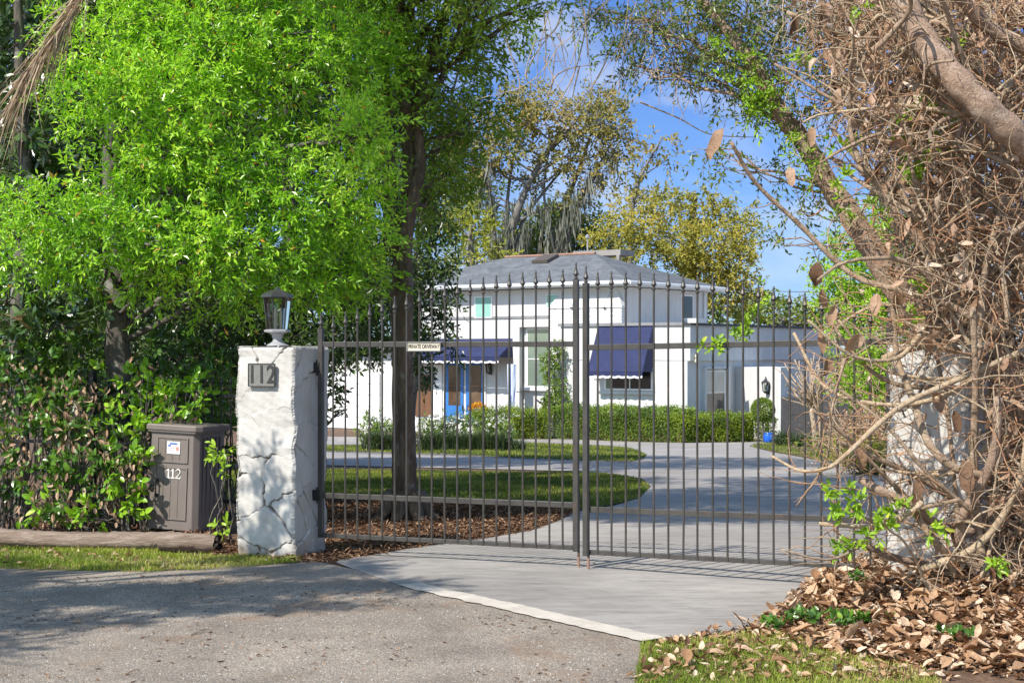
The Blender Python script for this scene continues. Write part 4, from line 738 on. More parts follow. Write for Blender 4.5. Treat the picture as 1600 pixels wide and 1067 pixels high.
fk = MB(); fk.tube(cr([at(636,830,17.33),at(639,770,17.33),at(637,690,17.3),at(633,560,17.3),at(635,450,17.3),at(634,380,17.3),at(646,310,17.3),at(656,255,17.35),at(650,180,17.4),at(662,120,17.5),at(690,40,17.5),at(715,-40,17.5)], 6), np.linspace(.095,.055,67), 12)
fk.build('second_stem', M['oak_bark'], tr_, smooth=True)
fk = MB(); fk.tube(cr([at(612,400,17.4),at(610,330,17.42),at(612,260,17.4),at(606,180,17.4),at(600,90,17.4)],6), np.linspace(.10,.05,25), 10); fk.build('branch', M['oak_bark'], tr_, smooth=True)
fk = MB()
for a_ in np.linspace(0,6.28,8)[:-1]: fk.tube(cr([co[0]+V3(math.cos(a_)*.14,math.sin(a_)*.14,.45),co[0]+V3(math.cos(a_)*.28,math.sin(a_)*.28,.2),co[0]+V3(math.cos(a_)*.5,math.sin(a_)*.5,.05)],4), [.10,.10,.09,.08,.07,.06,.05,.045,.03], 7)
fk.build('root_flare', M['oak_bark'], tr_, smooth=True)
# mid trees behind the gate
md = PC((545,430,25,42,42),(590,500,25,42,35),(540,520,24.5,42,30),(518,560,24,22,16),(575,535,25,36,22),(560,470,25.5,50,35),(600,420,26,36,42),(520,612,24,14,14),(560,350,26,36,36),(540,640,24,6,4),(516,640,24,8,5),(600,550,25.5,18,14))
tree('holly_tree', 'dark glossy tree with yellowish young leaves beside the left pillar, behind the gate', [at(492,700,25.3),at(494,620,25.3),at(520,500,25.3),at(550,330,25.3)], [.07,.06,.05,.04], md, M['leaf_mid'], M['grey_bark'], .11, .042, 3.2, 15, m=6, up=.5, tl=.25)
rd = PC((690,340,27,26,36),(685,400,27,30,32),(690,440,27.5,20,26),(660,480,27,28,30),(690,520,27,22,16),(650,540,26.5,26,26),(672,572,26.5,18,12),(650,400,27,28,42),(655,300,27,30,36),(706,545,27,10,10),(640,480,27,32,50),(705,470,27,10,14),(672,592,26.5,8,6),(660,220,27.5,34,44),(640,140,28,40,44),(700,180,28,26,36),(610,260,28,30,50),(600,180,28.5,30,50))+[(V3(-2.2,26,9.4),V3(1.8,1.6,.9)),(V3(-3.8,27,9.8),V3(1.8,1.6,.9)),(V3(-.6,27,9.6),V3(1.4,1.6,.8)),(V3(-1.5,29,10),V3(1.8,1.6,.9))]
tree('magnolia_tree', 'drooping dark green tree just right of the central oak trunk, covering the house corner', [at(631,735,27.5),at(631,600,27.5),at(640,480,27.5),at(662,320,27.5)], [.09,.08,.07,.05], rd, M['leaf_dark'], M['grey_bark'], .12, .047, 3.2, 16, m=6, up=.4, droop=.4, tl=.26)
# behind the house
yg = PC((735,365,72,32,30),(765,405,71,22,20),(715,405,71,22,24),(700,340,73,24,28),(745,340,72,20,16),(780,390,72,14,14))
tree('lime_tree', 'yellow-green tree standing above the left end of the roof', [at(735,500,72),at(735,420,72),at(735,350,72)], [.3,.25,.1], yg, M['leaf_yellowgreen'], M['far_bark'], .32, .13, 2.6, 17, m=7, twigs=False)
mo = PC((745,200,82,45,30),(800,180,82,40,30),(850,185,82,45,28),(905,200,82,45,35),(950,190,82,35,35),(965,225,82,28,30),(790,235,81,35,25),(870,240,82,40,25),(925,265,82,40,25),(830,150,83,40,20),(760,265,82,30,25),(940,160,83,35,18),(900,320,82,25,20),(720,250,82,30,35),(830,290,83,25,18))
mb_t = [at(790,470,82),at(795,400,82),at(805,340,82),at(830,280,82),at(860,230,82),at(890,190,82)]
ms_ = tree('moss_oak', 'tall thin-leaved oak hung with grey moss, rising behind the house roof', mb_t, [.35,.27,.22,.16,.11,.06], mo, M['leaf_russet'], M['far_bark'], .27, .12, 3.0, 18, m=6, twigs=False, lr=.2, up=.6)
fk = MB()
for pts, r0 in (([(775,440),(772,370),(765,300),(750,230)],.17),([(870,440),(872,380),(885,320),(910,250),(925,205)],.20),([(800,430),(815,350),(850,300),(905,235)],.14),([(785,420),(790,340),(800,260),(815,200)],.13),([(872,430),(862,360),(850,300),(862,210)],.12),([(880,400),(900,330),(935,260),(955,225)],.12)):
    p_ = cr([at(x,y,82+k*.3) for k,(x,y) in enumerate(pts)],6); fk.tube(p_, np.linspace(r0,r0*.3,len(p_)), 8)
fk.build('limbs', M['far_bark'], ms_, smooth=True)
rg = np.random.default_rng(77); fk = MB(); P0 = []
for x0, y0, x1, y1, n in ((772,400,765,290,26),(875,400,890,300,34),(812,380,835,300,22),(790,390,800,300,18),(858,380,856,300,18),(895,340,930,260,14),(900,300,960,240,16),(740,300,780,230,16)):
    for q in range(n): t_ = rg.uniform(); P0.append(at(x0+(x1-x0)*t_+rg.normal(0,6), y0+(y1-y0)*t_+rg.normal(0,6), 81.5+rg.uniform(-1,1)))
P0 = np.array(P0); n = len(P0)
for q in range(5): put_leaves(fk, P0+rg.normal(0,.10,(n,3)), np.tile(V3(0,0,-1),(n,1))+rg.normal(0,.06,(n,3)), rg.normal(0,1,(n,3)), rg.uniform(.3,1.6,n), .045, rg.uniform(0,1,n), rg)
fk.build('hanging_moss', M['moss'], ms_)
lo = PC((850,390,87,60,30),(815,370,88,40,40),(895,385,87,50,35),(830,385,88,50,35),(890,365,88,45,40),(790,400,87,35,30),(930,380,88,40,40),(860,345,90,40,25),(740,330,90,40,60),(690,290,90,40,60))
tree('dark_tree', 'low dark trees massed directly behind the ridge of the roof', [at(860,480,88),at(860,400,88),at(862,340,88)], [.4,.3,.15], lo, M['leaf_mid'], M['far_bark'], .34, .15, 3.4, 19, m=7, twigs=False)
ye = PC((960,370,74,40,35),(1000,345,74,45,35),(1045,320,75,40,25),(1095,330,75,40,30),(1140,345,75,35,30),(1010,390,73,45,25),(1060,380,73,50,35),(1110,385,73,50,40),(1150,410,73,35,35),(1080,430,73,40,25),(1140,450,73,40,30),(1170,470,74,20,25),(1100,420,73,40,30),(1160,375,74,22,25))
tree('oak_tree', 'broad golden-leaved oak behind the right end of the house roof', [at(1080,560,75),at(1078,470,75),at(1080,380,75),at(1085,310,75)], [.5,.4,.25,.12], ye, M['leaf_yellow'], M['far_bark'], .20, .105, 3.0, 20, m=7, twigs=False, lr=.1)
wi = PC((1035,225,80,22,14),(1010,250,80,20,14),(1000,285,80,18,14),(1045,250,80,16,12),(985,265,80,12,10),(975,310,80,22,18),(1020,310,80,24,16))
tree('oak_tree', 'wispy tall oak top showing against the sky above the golden oak', [at(985,430,80),at(985,350,80),at(1000,280,80),at(1035,215,80)], [.16,.12,.08,.04], wi, M['leaf_russet'], M['far_bark'], .30, .13, 2.0, 21, m=6, twigs=False)
fr = PC((1130,490,100,35,20),(1180,492,102,40,22),(1230,490,104,40,18),(1280,492,104,45,22),(1330,480,104,45,28),(1205,480,106,30,16),(1120,470,100,25,25),(1390,470,105,50,40))
tree('tree_row', 'distant olive-green tree line seen over the flat side roof', [at(1220,560,103),at(1220,520,103),at(1225,495,103)], [.3,.25,.1], fr, M['leaf_mid'], M['far_bark'], .42, .18, 3.6, 22, m=6, twigs=False)
# lime green tree at the right
lg = PC((1320,420,36,42,30),(1370,400,36,45,40),(1300,460,36,25,25),(1350,470,36,45,35),(1400,460,36,45,45),(1330,370,37,30,25),(1390,340,37,45,45),(1345,540,35.5,40,35),(1390,560,35.5,40,45),(1325,600,35,28,25),(1365,610,35,35,25),(1440,420,37,50,80),(1440,560,36,50,60),(1310,510,36,18,18))
tree('laurel_tree', 'lime green bushy tree behind the right gate leaf, above the grey block wall', [gpix(1385,716),at(1385,620,36),at(1384,500,36),at(1386,380,36)], [.14,.12,.10,.06], lg, M['leaf_lime'], M['grey_bark'], .12, .055, 3.6, 23, m=8, twigs=False)
BD = [(-60,'dark wooded backdrop tree at the far left edge',True,130),(170,'dark wooded backdrop tree behind the bright oak trunk',True,120),(330,'dark wooded backdrop tree behind the pier lantern',True,85),(530,'dark wooded backdrop tree behind the central oak trunk',False,75)]
for k, (x, lb_, low, rx) in enumerate(BD):
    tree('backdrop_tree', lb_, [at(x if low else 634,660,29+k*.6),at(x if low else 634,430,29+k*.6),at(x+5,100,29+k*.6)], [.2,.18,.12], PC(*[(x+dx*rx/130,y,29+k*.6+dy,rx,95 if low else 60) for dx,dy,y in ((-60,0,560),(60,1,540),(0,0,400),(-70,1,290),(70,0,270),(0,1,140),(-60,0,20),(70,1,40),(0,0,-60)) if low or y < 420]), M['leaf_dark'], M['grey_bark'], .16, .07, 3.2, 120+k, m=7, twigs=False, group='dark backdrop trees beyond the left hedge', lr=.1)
# trees off to the left whose shade falls on the road and the pillar
sc_ = [(V3(-4.4,7.9,5.0),V3(.75,.22,.2)),(V3(-5.6,7.6,5.2),V3(.9,.25,.2)),(V3(-5.3,6.9,5.2),V3(.8,.2,.2)),(V3(-6.6,6.3,5.2),V3(.9,.22,.2)),(V3(-7.2,7.0,5.4),V3(.9,.3,.3)),(V3(-6.3,7.4,5.4),V3(.6,.2,.2)),(V3(-4.12,10.78,3.8),V3(.17,.14,.09)),(V3(-4.36,10.55,3.75),V3(.15,.13,.09)),(V3(-8.4,7.4,5.8),V3(1,1,.6)),(V3(-5.2,8.4,5.6),V3(.6,.4,.3)),(V3(-6.9,5.5,5.0),V3(.7,.4,.3))]
tree('oak_tree', 'roadside oak standing left of the picture, shading the road edge', [V3(-9,8,0),V3(-9,8,1.5),V3(-8.7,8,3.5),V3(-8.2,8,5.4)], [.25,.2,.17,.12], sc_, M['leaf_oak'], M['oak_bark'], .075, .03, 6.0, 24, m=9, twigs=True)

# hedge shrubs in front of the iron fence
def shrub(name, label, base, clumps, lm, L, Wd, cov, seed, stems=8, fine=True, group=None, m=7, up=.6, cat='shrub', twigm='grey_bark', tl=None, dead=0, droop=.05, sr=.012):
    rng = np.random.default_rng(seed); root = thing(name, label, cat, base, group); b = MB()
    for c, r in clumps:
        for q in range(stems): e = c+rdir(rng,1)[0]*r*.7; b.tube(wob(rng, np.array(base)+V3(rng.normal(0,.12),rng.normal(0,.08),-.03), e, 8, .05, .08), np.linspace(sr,sr*.3,8), 4)
    b.build('stems', M[twigm], root); cb = MB(); tw = MB(); crown(cb, rng, clumps, L, Wd, cov, m, tl or L*1.5, droop, up, fine, (tw, L*.03), inner=.2, curl=.12); cb.build('foliage', lm, root); tag(tw.build('twigs', M[twigm], root), kind='stuff')
    if dead:
        d = MB()
        for c, r in clumps:
            n = int(dead*r[0]*r[2]); P_ = c+rdir(rng,n)*r*rng.uniform(.7,1.15,(n,1)); put_leaves(d, P_, rng.normal(0,.4,(n,3))+V3(0,0,-.8), rng.normal(0,1,(n,3))+V3(-.3,-.6,.2), rng.uniform(.05,.10,n), rng.uniform(.02,.04,n), rng.uniform(.1,.8,n), rng, .5, rng.uniform(-.5,.7,n), True)
        d.build('dead_leaves', M['dead_leaf'], root)
    return root
def gb(px, Y): p = at(px, 550, Y); p[2] = gz(Y); return p
HG = 'broad-leaved shrubs along the roadside fence'
shrub('viburnum_shrub', 'glossy shrub at the left edge with many brown dead leaves, by the timber end', gb(20,15.7), PC((10,610,15.8,55,60),(60,690,15.5,60,55),(0,740,15.6,50,55),(100,760,15.3,45,40)), M['leaf_hedge_dark'], .09, .045, 1.25, 31, group=HG, dead=750)
shrub('viburnum_shrub', 'glossy shrub full of withered brown leaves, left of the dark gap in the hedge', gb(120,15.6), PC((120,640,15.8,55,50),(95,620,15.7,50,40),(140,720,15.4,50,50),(110,790,15.2,40,28)), M['leaf_hedge_dark'], .09, .045, 1.15, 32, group=HG, dead=850)
shrub('viburnum_shrub', 'tall fresh green shrub with a leafy top behind the parcel box', gb(235,15.9), PC((215,600,15.9,45,35),(290,620,15.7,42,30),(255,640,15.8,50,35),(200,680,15.6,40,45),(310,600,16,25,25)), M['leaf_hedge'], .10, .052, 1.35, 33, group=HG, dead=200)
shrub('viburnum_shrub', 'low bright green shrub left of the parcel box foot', gb(180,15.4), PC((190,770,15.3,38,45),(150,800,15.1,38,25),(205,730,15.4,30,35),(60,800,15.1,40,25)), M['leaf_hedge'], .10, .052, 1.2, 34, group=HG, dead=500)
shrub('viburnum_shrub', 'dark backmost shrub between the fence and the bright oak trunk', gb(130,17.2), PC((120,555,17,90,60),(240,550,17.2,60,45),(40,560,17,70,70),(330,600,16.6,40,50),(170,680,16.9,120,80),(320,690,16.4,50,60)), M['leaf_hedge_dark'], .10, .045, 1.9, 35, group=HG, dead=90)
shrub('viburnum_shrub', 'small sprig of lime leaves between the parcel box and the pillar', gb(349,14.35), PC((344,705,14.3,16,14),(347,730,14.25,14,12),(347,822,14.2,13,14)), M['leaf_lime'], .075, .03, 2.0, 36, group=HG, stems=2)
shrub('grey_shrub', 'pale grey-green fine shrub beside the left pillar top, behind the fence', gb(345,17.6), PC((340,600,17.6,35,40),(325,640,17.6,30,35)), M['leaf_mid'], .05, .018, 2.2, 37, group=None, fine=False)

# dead palm frond hanging at the top left
pf = thing('palm_frond', 'dead tan palm frond hanging down at the top left corner', 'palm frond', at(130,-10,14.6)); rng = np.random.default_rng(41)
sp_ = cr([at(175,-70,14.7),at(130,-8,14.6),at(95,45,14.5),at(55,100,14.45),at(25,160,14.4)],8); m_ = MB(); m_.tube(sp_, np.linspace(.016,.006,len(sp_)), 6); m_.build('stalk', M['twig_tan'], pf)
m_ = MB(); n = 230
for s in range(n):
    q = rng.uniform(.15,1); b_ = sp_[int(q*(len(sp_)-1))]; d_ = nrm(V3(-.42,-.1,-.78)+rng.normal(0,.13,3)+V3(.22*rng.choice([-1,1])*rng.uniform(),0,0)); l_ = rng.uniform(.35,.8); st = b_+rng.normal(0,.02,3)
    p_ = np.array([st, st+d_*l_*.5+V3(0,0,.01), st+d_*l_+V3(.03*rng.normal(),0,-.09)]); a_ = nrm(np.cross(d_, rng.normal(0,1,3))); w_ = rng.uniform(.004,.008); v_ = np.concatenate([p_-a_*w_*np.array([[1],[.8],[.15]]), p_+a_*w_*np.array([[1],[.8],[.15]])]); m_.add(v_, [[0,1,4,3],[1,2,5,4]], rng.uniform(0,1))
m_.build('leaflets', M['frond'], pf)

# ---- garden by the house
def clip_hedge(name, label, px0, px1, yb, yt, lm, seed, Y, dep=.8, fuzz=.05, sz=.075, group='clipped hedges along the house', cat='hedge'):
    rng = np.random.default_rng(seed); A = px0 if isinstance(px0, np.ndarray) else gpix(px0, yb); B = px1 if isinstance(px1, np.ndarray) else gpix(px1, yb); Y_ = (A[1]+B[1])/2
    d = B-A; d[2] = 0; l_ = np.linalg.norm(d); d /= l_; nb = V3(-d[1], d[0], 0); h_ = (yb-yt)*Y_/F; root = thing(name, label, cat, (A+B)/2, group)
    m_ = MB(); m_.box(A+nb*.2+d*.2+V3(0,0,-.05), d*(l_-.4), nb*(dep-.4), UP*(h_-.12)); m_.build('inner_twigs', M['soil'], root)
    n = int(l_*h_*1900*(.075/sz)**2*1.6); f = rng.uniform(0,1,n); top = rng.uniform(0,1,n) < .35; s = rng.uniform(0,l_,n); z = np.where(top, h_, rng.uniform(0,1,n)**.8*h_); y = np.where(top, rng.uniform(0,dep,n), rng.normal(0,.02,n))
    ends = rng.uniform(0,1,n) < .08; s = np.where(ends, rng.choice([0,l_],n), s); y = np.where(ends, rng.uniform(0,dep,n), y)
    bumpy = .06*np.sin(s*3.1+seed)+.05*np.sin(s*7.7+z*4)+.03*np.sin(s*17+z*11)
    P_ = A+d*s[:,None]+nb*(y-bumpy*(~top))[:,None]+UP*(z+bumpy*top*.8)[:,None]+rng.normal(0,fuzz,(n,3))
    D_ = rng.normal(0,.6,(n,3))-nb*.5*(~top)[:,None]+UP*(.3+.6*top)[:,None]; cl = .5+.5*np.sin(s*4.3+seed*2)*np.sin(z*6+s*2); m_ = MB()
    put_leaves(m_, P_, D_, rng.normal(0,.6,(n,3))+V3(-.3,-.5,.5), sz*rng.uniform(.7,1.3,n), sz*.5, np.clip(cl*.5+rng.uniform(0,.5,n),0,1), rng); m_.build('foliage', lm, root); return root
clip_hedge('clipped_hedge', 'taller clipped hedge under the window with the small navy awning', gb(872,57.0), gb(1069,54.0), 689, 641, M['leaf_clip'], 51, None, fuzz=.07)
clip_hedge('clipped_hedge', 'shorter lime-topped clipped hedge at the foot of the shaded side wall', gb(1060,53.7), gb(1190,55.3), 692, 654, M['leaf_clip_lime'], 52, None, fuzz=.07)
clip_hedge('clipped_hedge', 'low clipped hedge end under the round topiary', 1190, 1212, 690, 655, M['leaf_clip'], 53, None, dep=.5)
clip_hedge('clipped_hedge', 'yellowish hedge in front of the house entrance and the curtain', 740, 860, 686, 645, M['leaf_clip_lime'], 54, None, fuzz=.1)
tp = gb(1192,54.0); tp[2] += 0; rng = np.random.default_rng(55); t_ = thing('topiary_ball', 'round clipped topiary ball beside the large wall lamp', 'topiary', tp)
c_ = at(1192,640,tp[1]); m_ = MB(); m_.tube([tp, c_], .04, 6); m_.build('stem', M['grey_bark'], t_); m_ = MB(); n = 5200; u_ = rdir(rng,n); R_ = 17.5*tp[1]/F; put_leaves(m_, c_+u_*R_*rng.uniform(.86,1.03,(n,1)), u_+rng.normal(0,.5,(n,3)), u_+rng.normal(0,.5,(n,3)), .06, .035, rng.uniform(.25,1,n), rng); m_.build('foliage', M['leaf_clip'], t_)
bp = gpix(1197,691); bp[1] -= .5; t_ = thing('glazed_pot', 'cobalt blue glazed round pot at the end of the hedge', 'pot', bp); m_ = MB(); s_ = bp[1]/F; m_.lathe(bp, [(.10,0),(.17,.06),(.20,.18),(.18,.30),(.14,.35),(.15,.38),(.12,.38)], 18); m_.build('pot', M['blue_ceramic'], t_, smooth=True)
# flowering bed left of the drive, in front of the entrance
rows = [('white-flowered shrub at the left end of the bed, next to the garage drive', (566,612,700,648), 61), ('white-flowered shrub right of the central oak trunk, below the wood screen', (655,700,694,650), 62), ('white-flowered shrub in front of the blue entrance doors', (700,750,692,648), 63), ('pale flowering shrub in front of the white pilaster and curtain', (750,800,692,652), 64)]
for lb_, (x0,x1,yb,yt), sd_ in rows:
    Yc = 48.5; cx_, ry_ = (x0+x1)/2, (yb-yt)/2
    o = shrub('flowering_shrub', lb_, gb(cx_, Yc), PC((cx_-10,(yb+yt)/2,Yc,(x1-x0)*.42,ry_),(cx_+10,(yb+yt)/2+3,Yc-.3,(x1-x0)*.42,ry_)), M['leaf_clip'], .10, .05, 2.6, sd_, stems=3, fine=False, group='flowering shrubs in the entrance bed')
    rng = np.random.default_rng(sd_); n = 55; u_ = rdir(rng,n); u_[:,1] = -np.abs(u_[:,1]); c_, r_ = px_clump(cx_,(yb+yt)/2,Yc,(x1-x0)*.52,ry_); m_ = MB()
    for q in range(4): put_leaves(m_, c_+u_*r_*1.05+rng.normal(0,.02,(n,3)), rdir(rng,n), u_+rng.normal(0,.4,(n,3)), .09, .06, rng.uniform(0,1,n), rng)
    m_.build('blossoms', M['white_flower'], o)
def clump_grass(label, px, yb, Y, w_, h_, seed, lm='dark_grass', group='grassy clumps edging the beds', n=420):
    rng = np.random.default_rng(seed); b_ = gb(px, Y); o = thing('ornamental_grass', label, 'plant', b_, group); m_ = MB(); a_ = rng.uniform(0,6.28,n); rr = np.sqrt(rng.uniform(0,1,n))*w_*.35; X_ = np.column_stack([b_[0]+np.cos(a_)*rr, b_[1]+np.sin(a_)*rr]); blades(m_, rng, X_, np.full(n, b_[2]), h_, .022, .75); m_.build('blades', M[lm], o)
for k, (px, lb_) in enumerate(((585,'left of the oak trunk beneath the white flowers'),(610,'immediately left of the oak trunk'),(672,'first right of the oak trunk'),(700,'under the entrance doors, second right of the oak trunk'),(728,'under the flower bowl, third right of the oak trunk'),(755,'fourth right of the oak trunk, under the pilaster'),(780,'fifth right of the oak trunk, under the curtain'),(803,'at the pointed right end of the entrance bed'))):
    clump_grass('dark green strappy clump '+lb_, px, 706, 44.5, 1.0, .62 if k < 7 else .35, 70+k)
for k, (px, Y, lb_) in enumerate(((1228,50,'at the corner pier of the house'),(1262,48,'left of the pruned crape myrtle foot'),(1288,48,'right of the pruned crape myrtle foot'))): clump_grass('dark green strappy clump '+lb_, px, 700, Y, .9, .5, 90+k)
# flower bowl, statue
fb = fp(747, 642, 2.2); fb0 = V3(fb[0], fb[1], GZ); t_ = thing('flower_pot', 'dark bowl of orange and yellow flowers by the blue door', 'flower pot', fb0); m_ = MB(); m_.lathe(fb0, [(.16,0),(.12,.1),(.10,fb[2]-GZ-.35),(.14,fb[2]-GZ-.22),(.30,fb[2]-GZ),(.31,fb[2]-GZ+.04),(.24,fb[2]-GZ+.03)], 16); m_.build('bowl', M['terracotta'], t_)
rng = np.random.default_rng(66); m_ = MB(); n = 320; u_ = rdir(rng,n); u_[:,2] = np.abs(u_[:,2]); put_leaves(m_, fb+V3(0,0,.05)+u_*V3(.33,.33,.26)*rng.uniform(.5,1,(n,1)), u_+rng.normal(0,.4,(n,3)), rng.normal(0,1,(n,3))+V3(-.2,-.5,.4), .10, .06, rng.uniform(0,1,n), rng); m_.build('flowers', M['orange_flower'], t_)
st = gb(850.5, 57.9); st[2] = at(850, 653, 57.9)[2]; ped = thing('garden_statue', 'small dark bronze cherub with one arm raised, on a white plinth before the house', 'statue', V3(st[0],st[1],GZ)); m_ = MB(); m_.cbox(V3(st[0],st[1],(GZ+st[2])/2), .42,.42,st[2]-GZ); m_.cbox(V3(st[0],st[1],st[2]), .5,.5,.08); m_.build('plinth', M['white_trim'], ped)
bmv = [(0,0,.26),(0,0,.36),(0,0,.46),(0,0,.52),(0,0,.60),(-.07,0,.44),(-.17,-.03,.48),(-.26,-.03,.56),(.08,0,.44),(.15,-.02,.36),(.13,-.08,.28),(-.05,0,.22),(-.06,-.04,.12),(-.05,0,.02),(.05,0,.22),(.08,.04,.13),(.10,.10,.05),(-.06,-.06,.0),(0,0,.66)]
bme = [(0,1),(1,2),(2,3),(3,4),(4,18),(2,5),(5,6),(6,7),(2,8),(8,9),(9,10),(0,11),(11,12),(12,13),(13,17),(0,14),(14,15),(15,16)]
br_ = [.075,.08,.07,.035,.075,.045,.032,.022,.045,.032,.022,.05,.04,.028,.05,.04,.025,.02,.05]
me = bpy.data.meshes.new('figure'); k_ = 1.15; me.from_pydata([tuple(np.array(v)*k_) for v in bmv], bme, []); fo = bpy.data.objects.new('figure', me); link(fo, ped); fo.location = (0,0,st[2]-GZ+.05); sm = fo.modifiers.new('Skin','SKIN')
for i_, r_ in enumerate(br_): me.skin_vertices[0].data[i_].radius = (r_*k_, r_*k_)
me.skin_vertices[0].data[0].use_root = True; sub = fo.modifiers.new('Sub','SUBSURF'); sub.levels = 1; sub.render_levels = 2; me.materials.append(M['bronze'])
# climber on the house
rng = np.random.default_rng(68); cb_ = fp(866, 650, .9); cl_ = thing('climbing_vine', 'narrow leafy climber up the wall beside the stair window', 'climbing plant', V3(cb_[0],cb_[1],GZ)); m_ = MB()
for q in range(3): m_.tube(wob(rng, V3(cb_[0],cb_[1],GZ), fp(862+q*5, 530, .75), 12, .02), np.linspace(.03,.01,12), 5)
m_.build('stems', M['grey_bark'], cl_); m_ = MB(); crown(m_, rng, [(fp(x,y,.85), V3(.3*s_,.22,.4)) for x,y,s_ in ((866,545,.8),(868,560,1),(862,580,1.1),(868,600,1.1),(866,622,1.2),(862,640,1.2),(872,632,1.2),(855,565,.7))], .10, .055, 3.0, 6, .2); m_.build('foliage', M['leaf_clip'], cl_)
# block wall, dry shrub, crape myrtle on the right
b0, b1 = gpix(1222, 688), gpix(1345, 686); b0[1] -= .0; bd_ = nrm((b1-b0)*V3(1,1,0)); bl = np.linalg.norm((b1-b0)[:2]); bw_ = thing('block_wall', 'dark grey concrete block wall right of the house corner', 'wall', b0); m_ = MB(); bz = gz(55)-.05; hcell = .33; nb_ = V3(-bd_[1], bd_[0], 0); rng = np.random.default_rng(8)
for r in range(5):
    for q in range(-1, int(bl/.62)+2):
        s0 = q*.62+(r%2)*.31; s1 = min(s0+.605, bl); s0 = max(s0, 0)
        if s1-s0 > .08: m_.box(b0*V3(1,1,0)+UP*(bz+r*hcell)+bd_*s0-nb_*rng.uniform(0,.012), bd_*(s1-s0), nb_*.2, UP*(hcell-.02))
m_.build('blocks', M['block'], bw_); m_ = MB(); m_.box(b0*V3(1,1,0)+UP*bz+nb_*.005, bd_*bl, nb_*.17, UP*hcell*5); m_.build('mortar', pmat('mortar', [(.3,(.15,.145,.145)),(.7,(.2,.19,.19))], 6, 4, .9, .2), bw_)
rng = np.random.default_rng(9); cm0 = gb(1275, 47); cm = thing('crape_myrtle', 'pruned bare crape myrtle with pale stems and knobbly stubs before the block wall', 'tree', cm0)
for tpts in ([(1274,706),(1272,670),(1267,638),(1266,600)],[(1286,704),(1283,670),(1280,640),(1277,600)]):
    p_ = cr([at(x,y,47) for x,y in tpts[:-1]],5); m_ = MB(); m_.tube(p_, np.linspace(.085,.065,len(p_)), 8); m_.build('trunk', M['crape_bark'], cm, smooth=True); m_ = MB(); top = p_[-1]
    for k in range(26):
        a_ = rng.normal(0,.52); l_ = rng.uniform(.7,1.75)*(1-.25*abs(a_)); st_ = top+V3(0,0,rng.uniform(-.25,.35)); e_ = st_+V3(math.sin(a_)*l_-.15, rng.normal(0,.3), math.cos(a_)*l_); m_.tube(wob(rng, st_, e_, 6, .06, -.02), np.linspace(.032,.013,6), 5)
        if k % 4 == 0: m_.lathe(e_, [(.02,-.03),(.032,0),(.02,.03)], 6)
    m_.build('stubs', M['crape_bark'], cm, smooth=True)
def twigbush(name, label, px, Y, w_, h_, seed, mat, leaves_, lm, n=260):
    rng = np.random.default_rng(seed); b_ = gb(px, Y); o = thing(name, label, 'shrub', b_); m_ = MB(); S_ = []
    for k in range(n):
        a_ = rng.normal(0,.5,2); e_ = b_+V3(a_[0]*w_, a_[1]*w_*.6, h_*rng.uniform(.3,1)); p_ = wob(rng, b_+V3(rng.normal(0,w_*.3),rng.normal(0,.1),0), e_, 5, .1); m_.tube(p_, np.linspace(.012,.004,5), 3, False); S_.append(p_[3]); S_.append(p_[4])
    m_.build('twigs', M[mat], o); S_ = np.array(S_); m_ = MB(); rp = np.repeat(S_, leaves_, 0); nn_ = len(rp); put_leaves(m_, rp+rng.normal(0,.09,(nn_,3)), rng.normal(0,1,(nn_,3)), rng.normal(0,1,(nn_,3))+V3(-.3,-.5,.4), .075, .04, rng.uniform(0,1,nn_), rng); m_.build('foliage', M[lm], o)
twigbush('dry_shrub', 'dry brown twiggy shrub beside the right gate end', 1365, 33, 1.1, 1.15, 91, 'twig_tan', 4, 'dead_leaf', 420)
twigbush('low_shrub', 'low yellowish-green shrub at the edge of the right lawn', 1380, 29, 1.0, .62, 92, 'grey_bark', 9, 'leaf_yellowgreen', 200)
twigbush('low_shrub', 'low dull green ground shrub in front of the block wall', 1318, 41, 1.2, .5, 93, 'grey_bark', 8, 'leaf_mid', 160)
# sprig of vine caught on the gate
rng = np.random.default_rng(95); gsp = thing('vine_sprig', 'fresh green vine sprig caught on the spears of the right gate leaf', 'vine', at(1189,470,11.9)); pth = cr([at(1195,440,11.9),at(1186,475,11.88),at(1172,505,11.86),at(1155,525,11.85),at(1140,545,11.83),at(1112,540,11.8),at(1092,542,11.78)],8); m_ = MB(); m_.tube(pth, np.linspace(.004,.002,len(pth)), 5); m_.build('stem', M['twig_tan'], gsp)
m_ = MB(); S_ = pth[rng.integers(0,len(pth),34)]; D_ = rng.normal(0,.6,(34,3))+V3(0,-.3,.1); spray(m_, rng, S_, nrm(D_), .09, 6, .05, .024, .2, .5, None, True); m_.build('leaves', M['leaf_lime'], gsp)
pw = thing('power_line', 'thin power line crossing the sky right of the house', 'cable', at(1190,452,130)); m_ = MB(); p_ = cr([at(1100,449,128),at(1190,454,130),at(1280,456,132),at(1500,452,136)],6); m_.tube(p_, .022, 4); m_.build('cable', M['dark_metal'], pw)

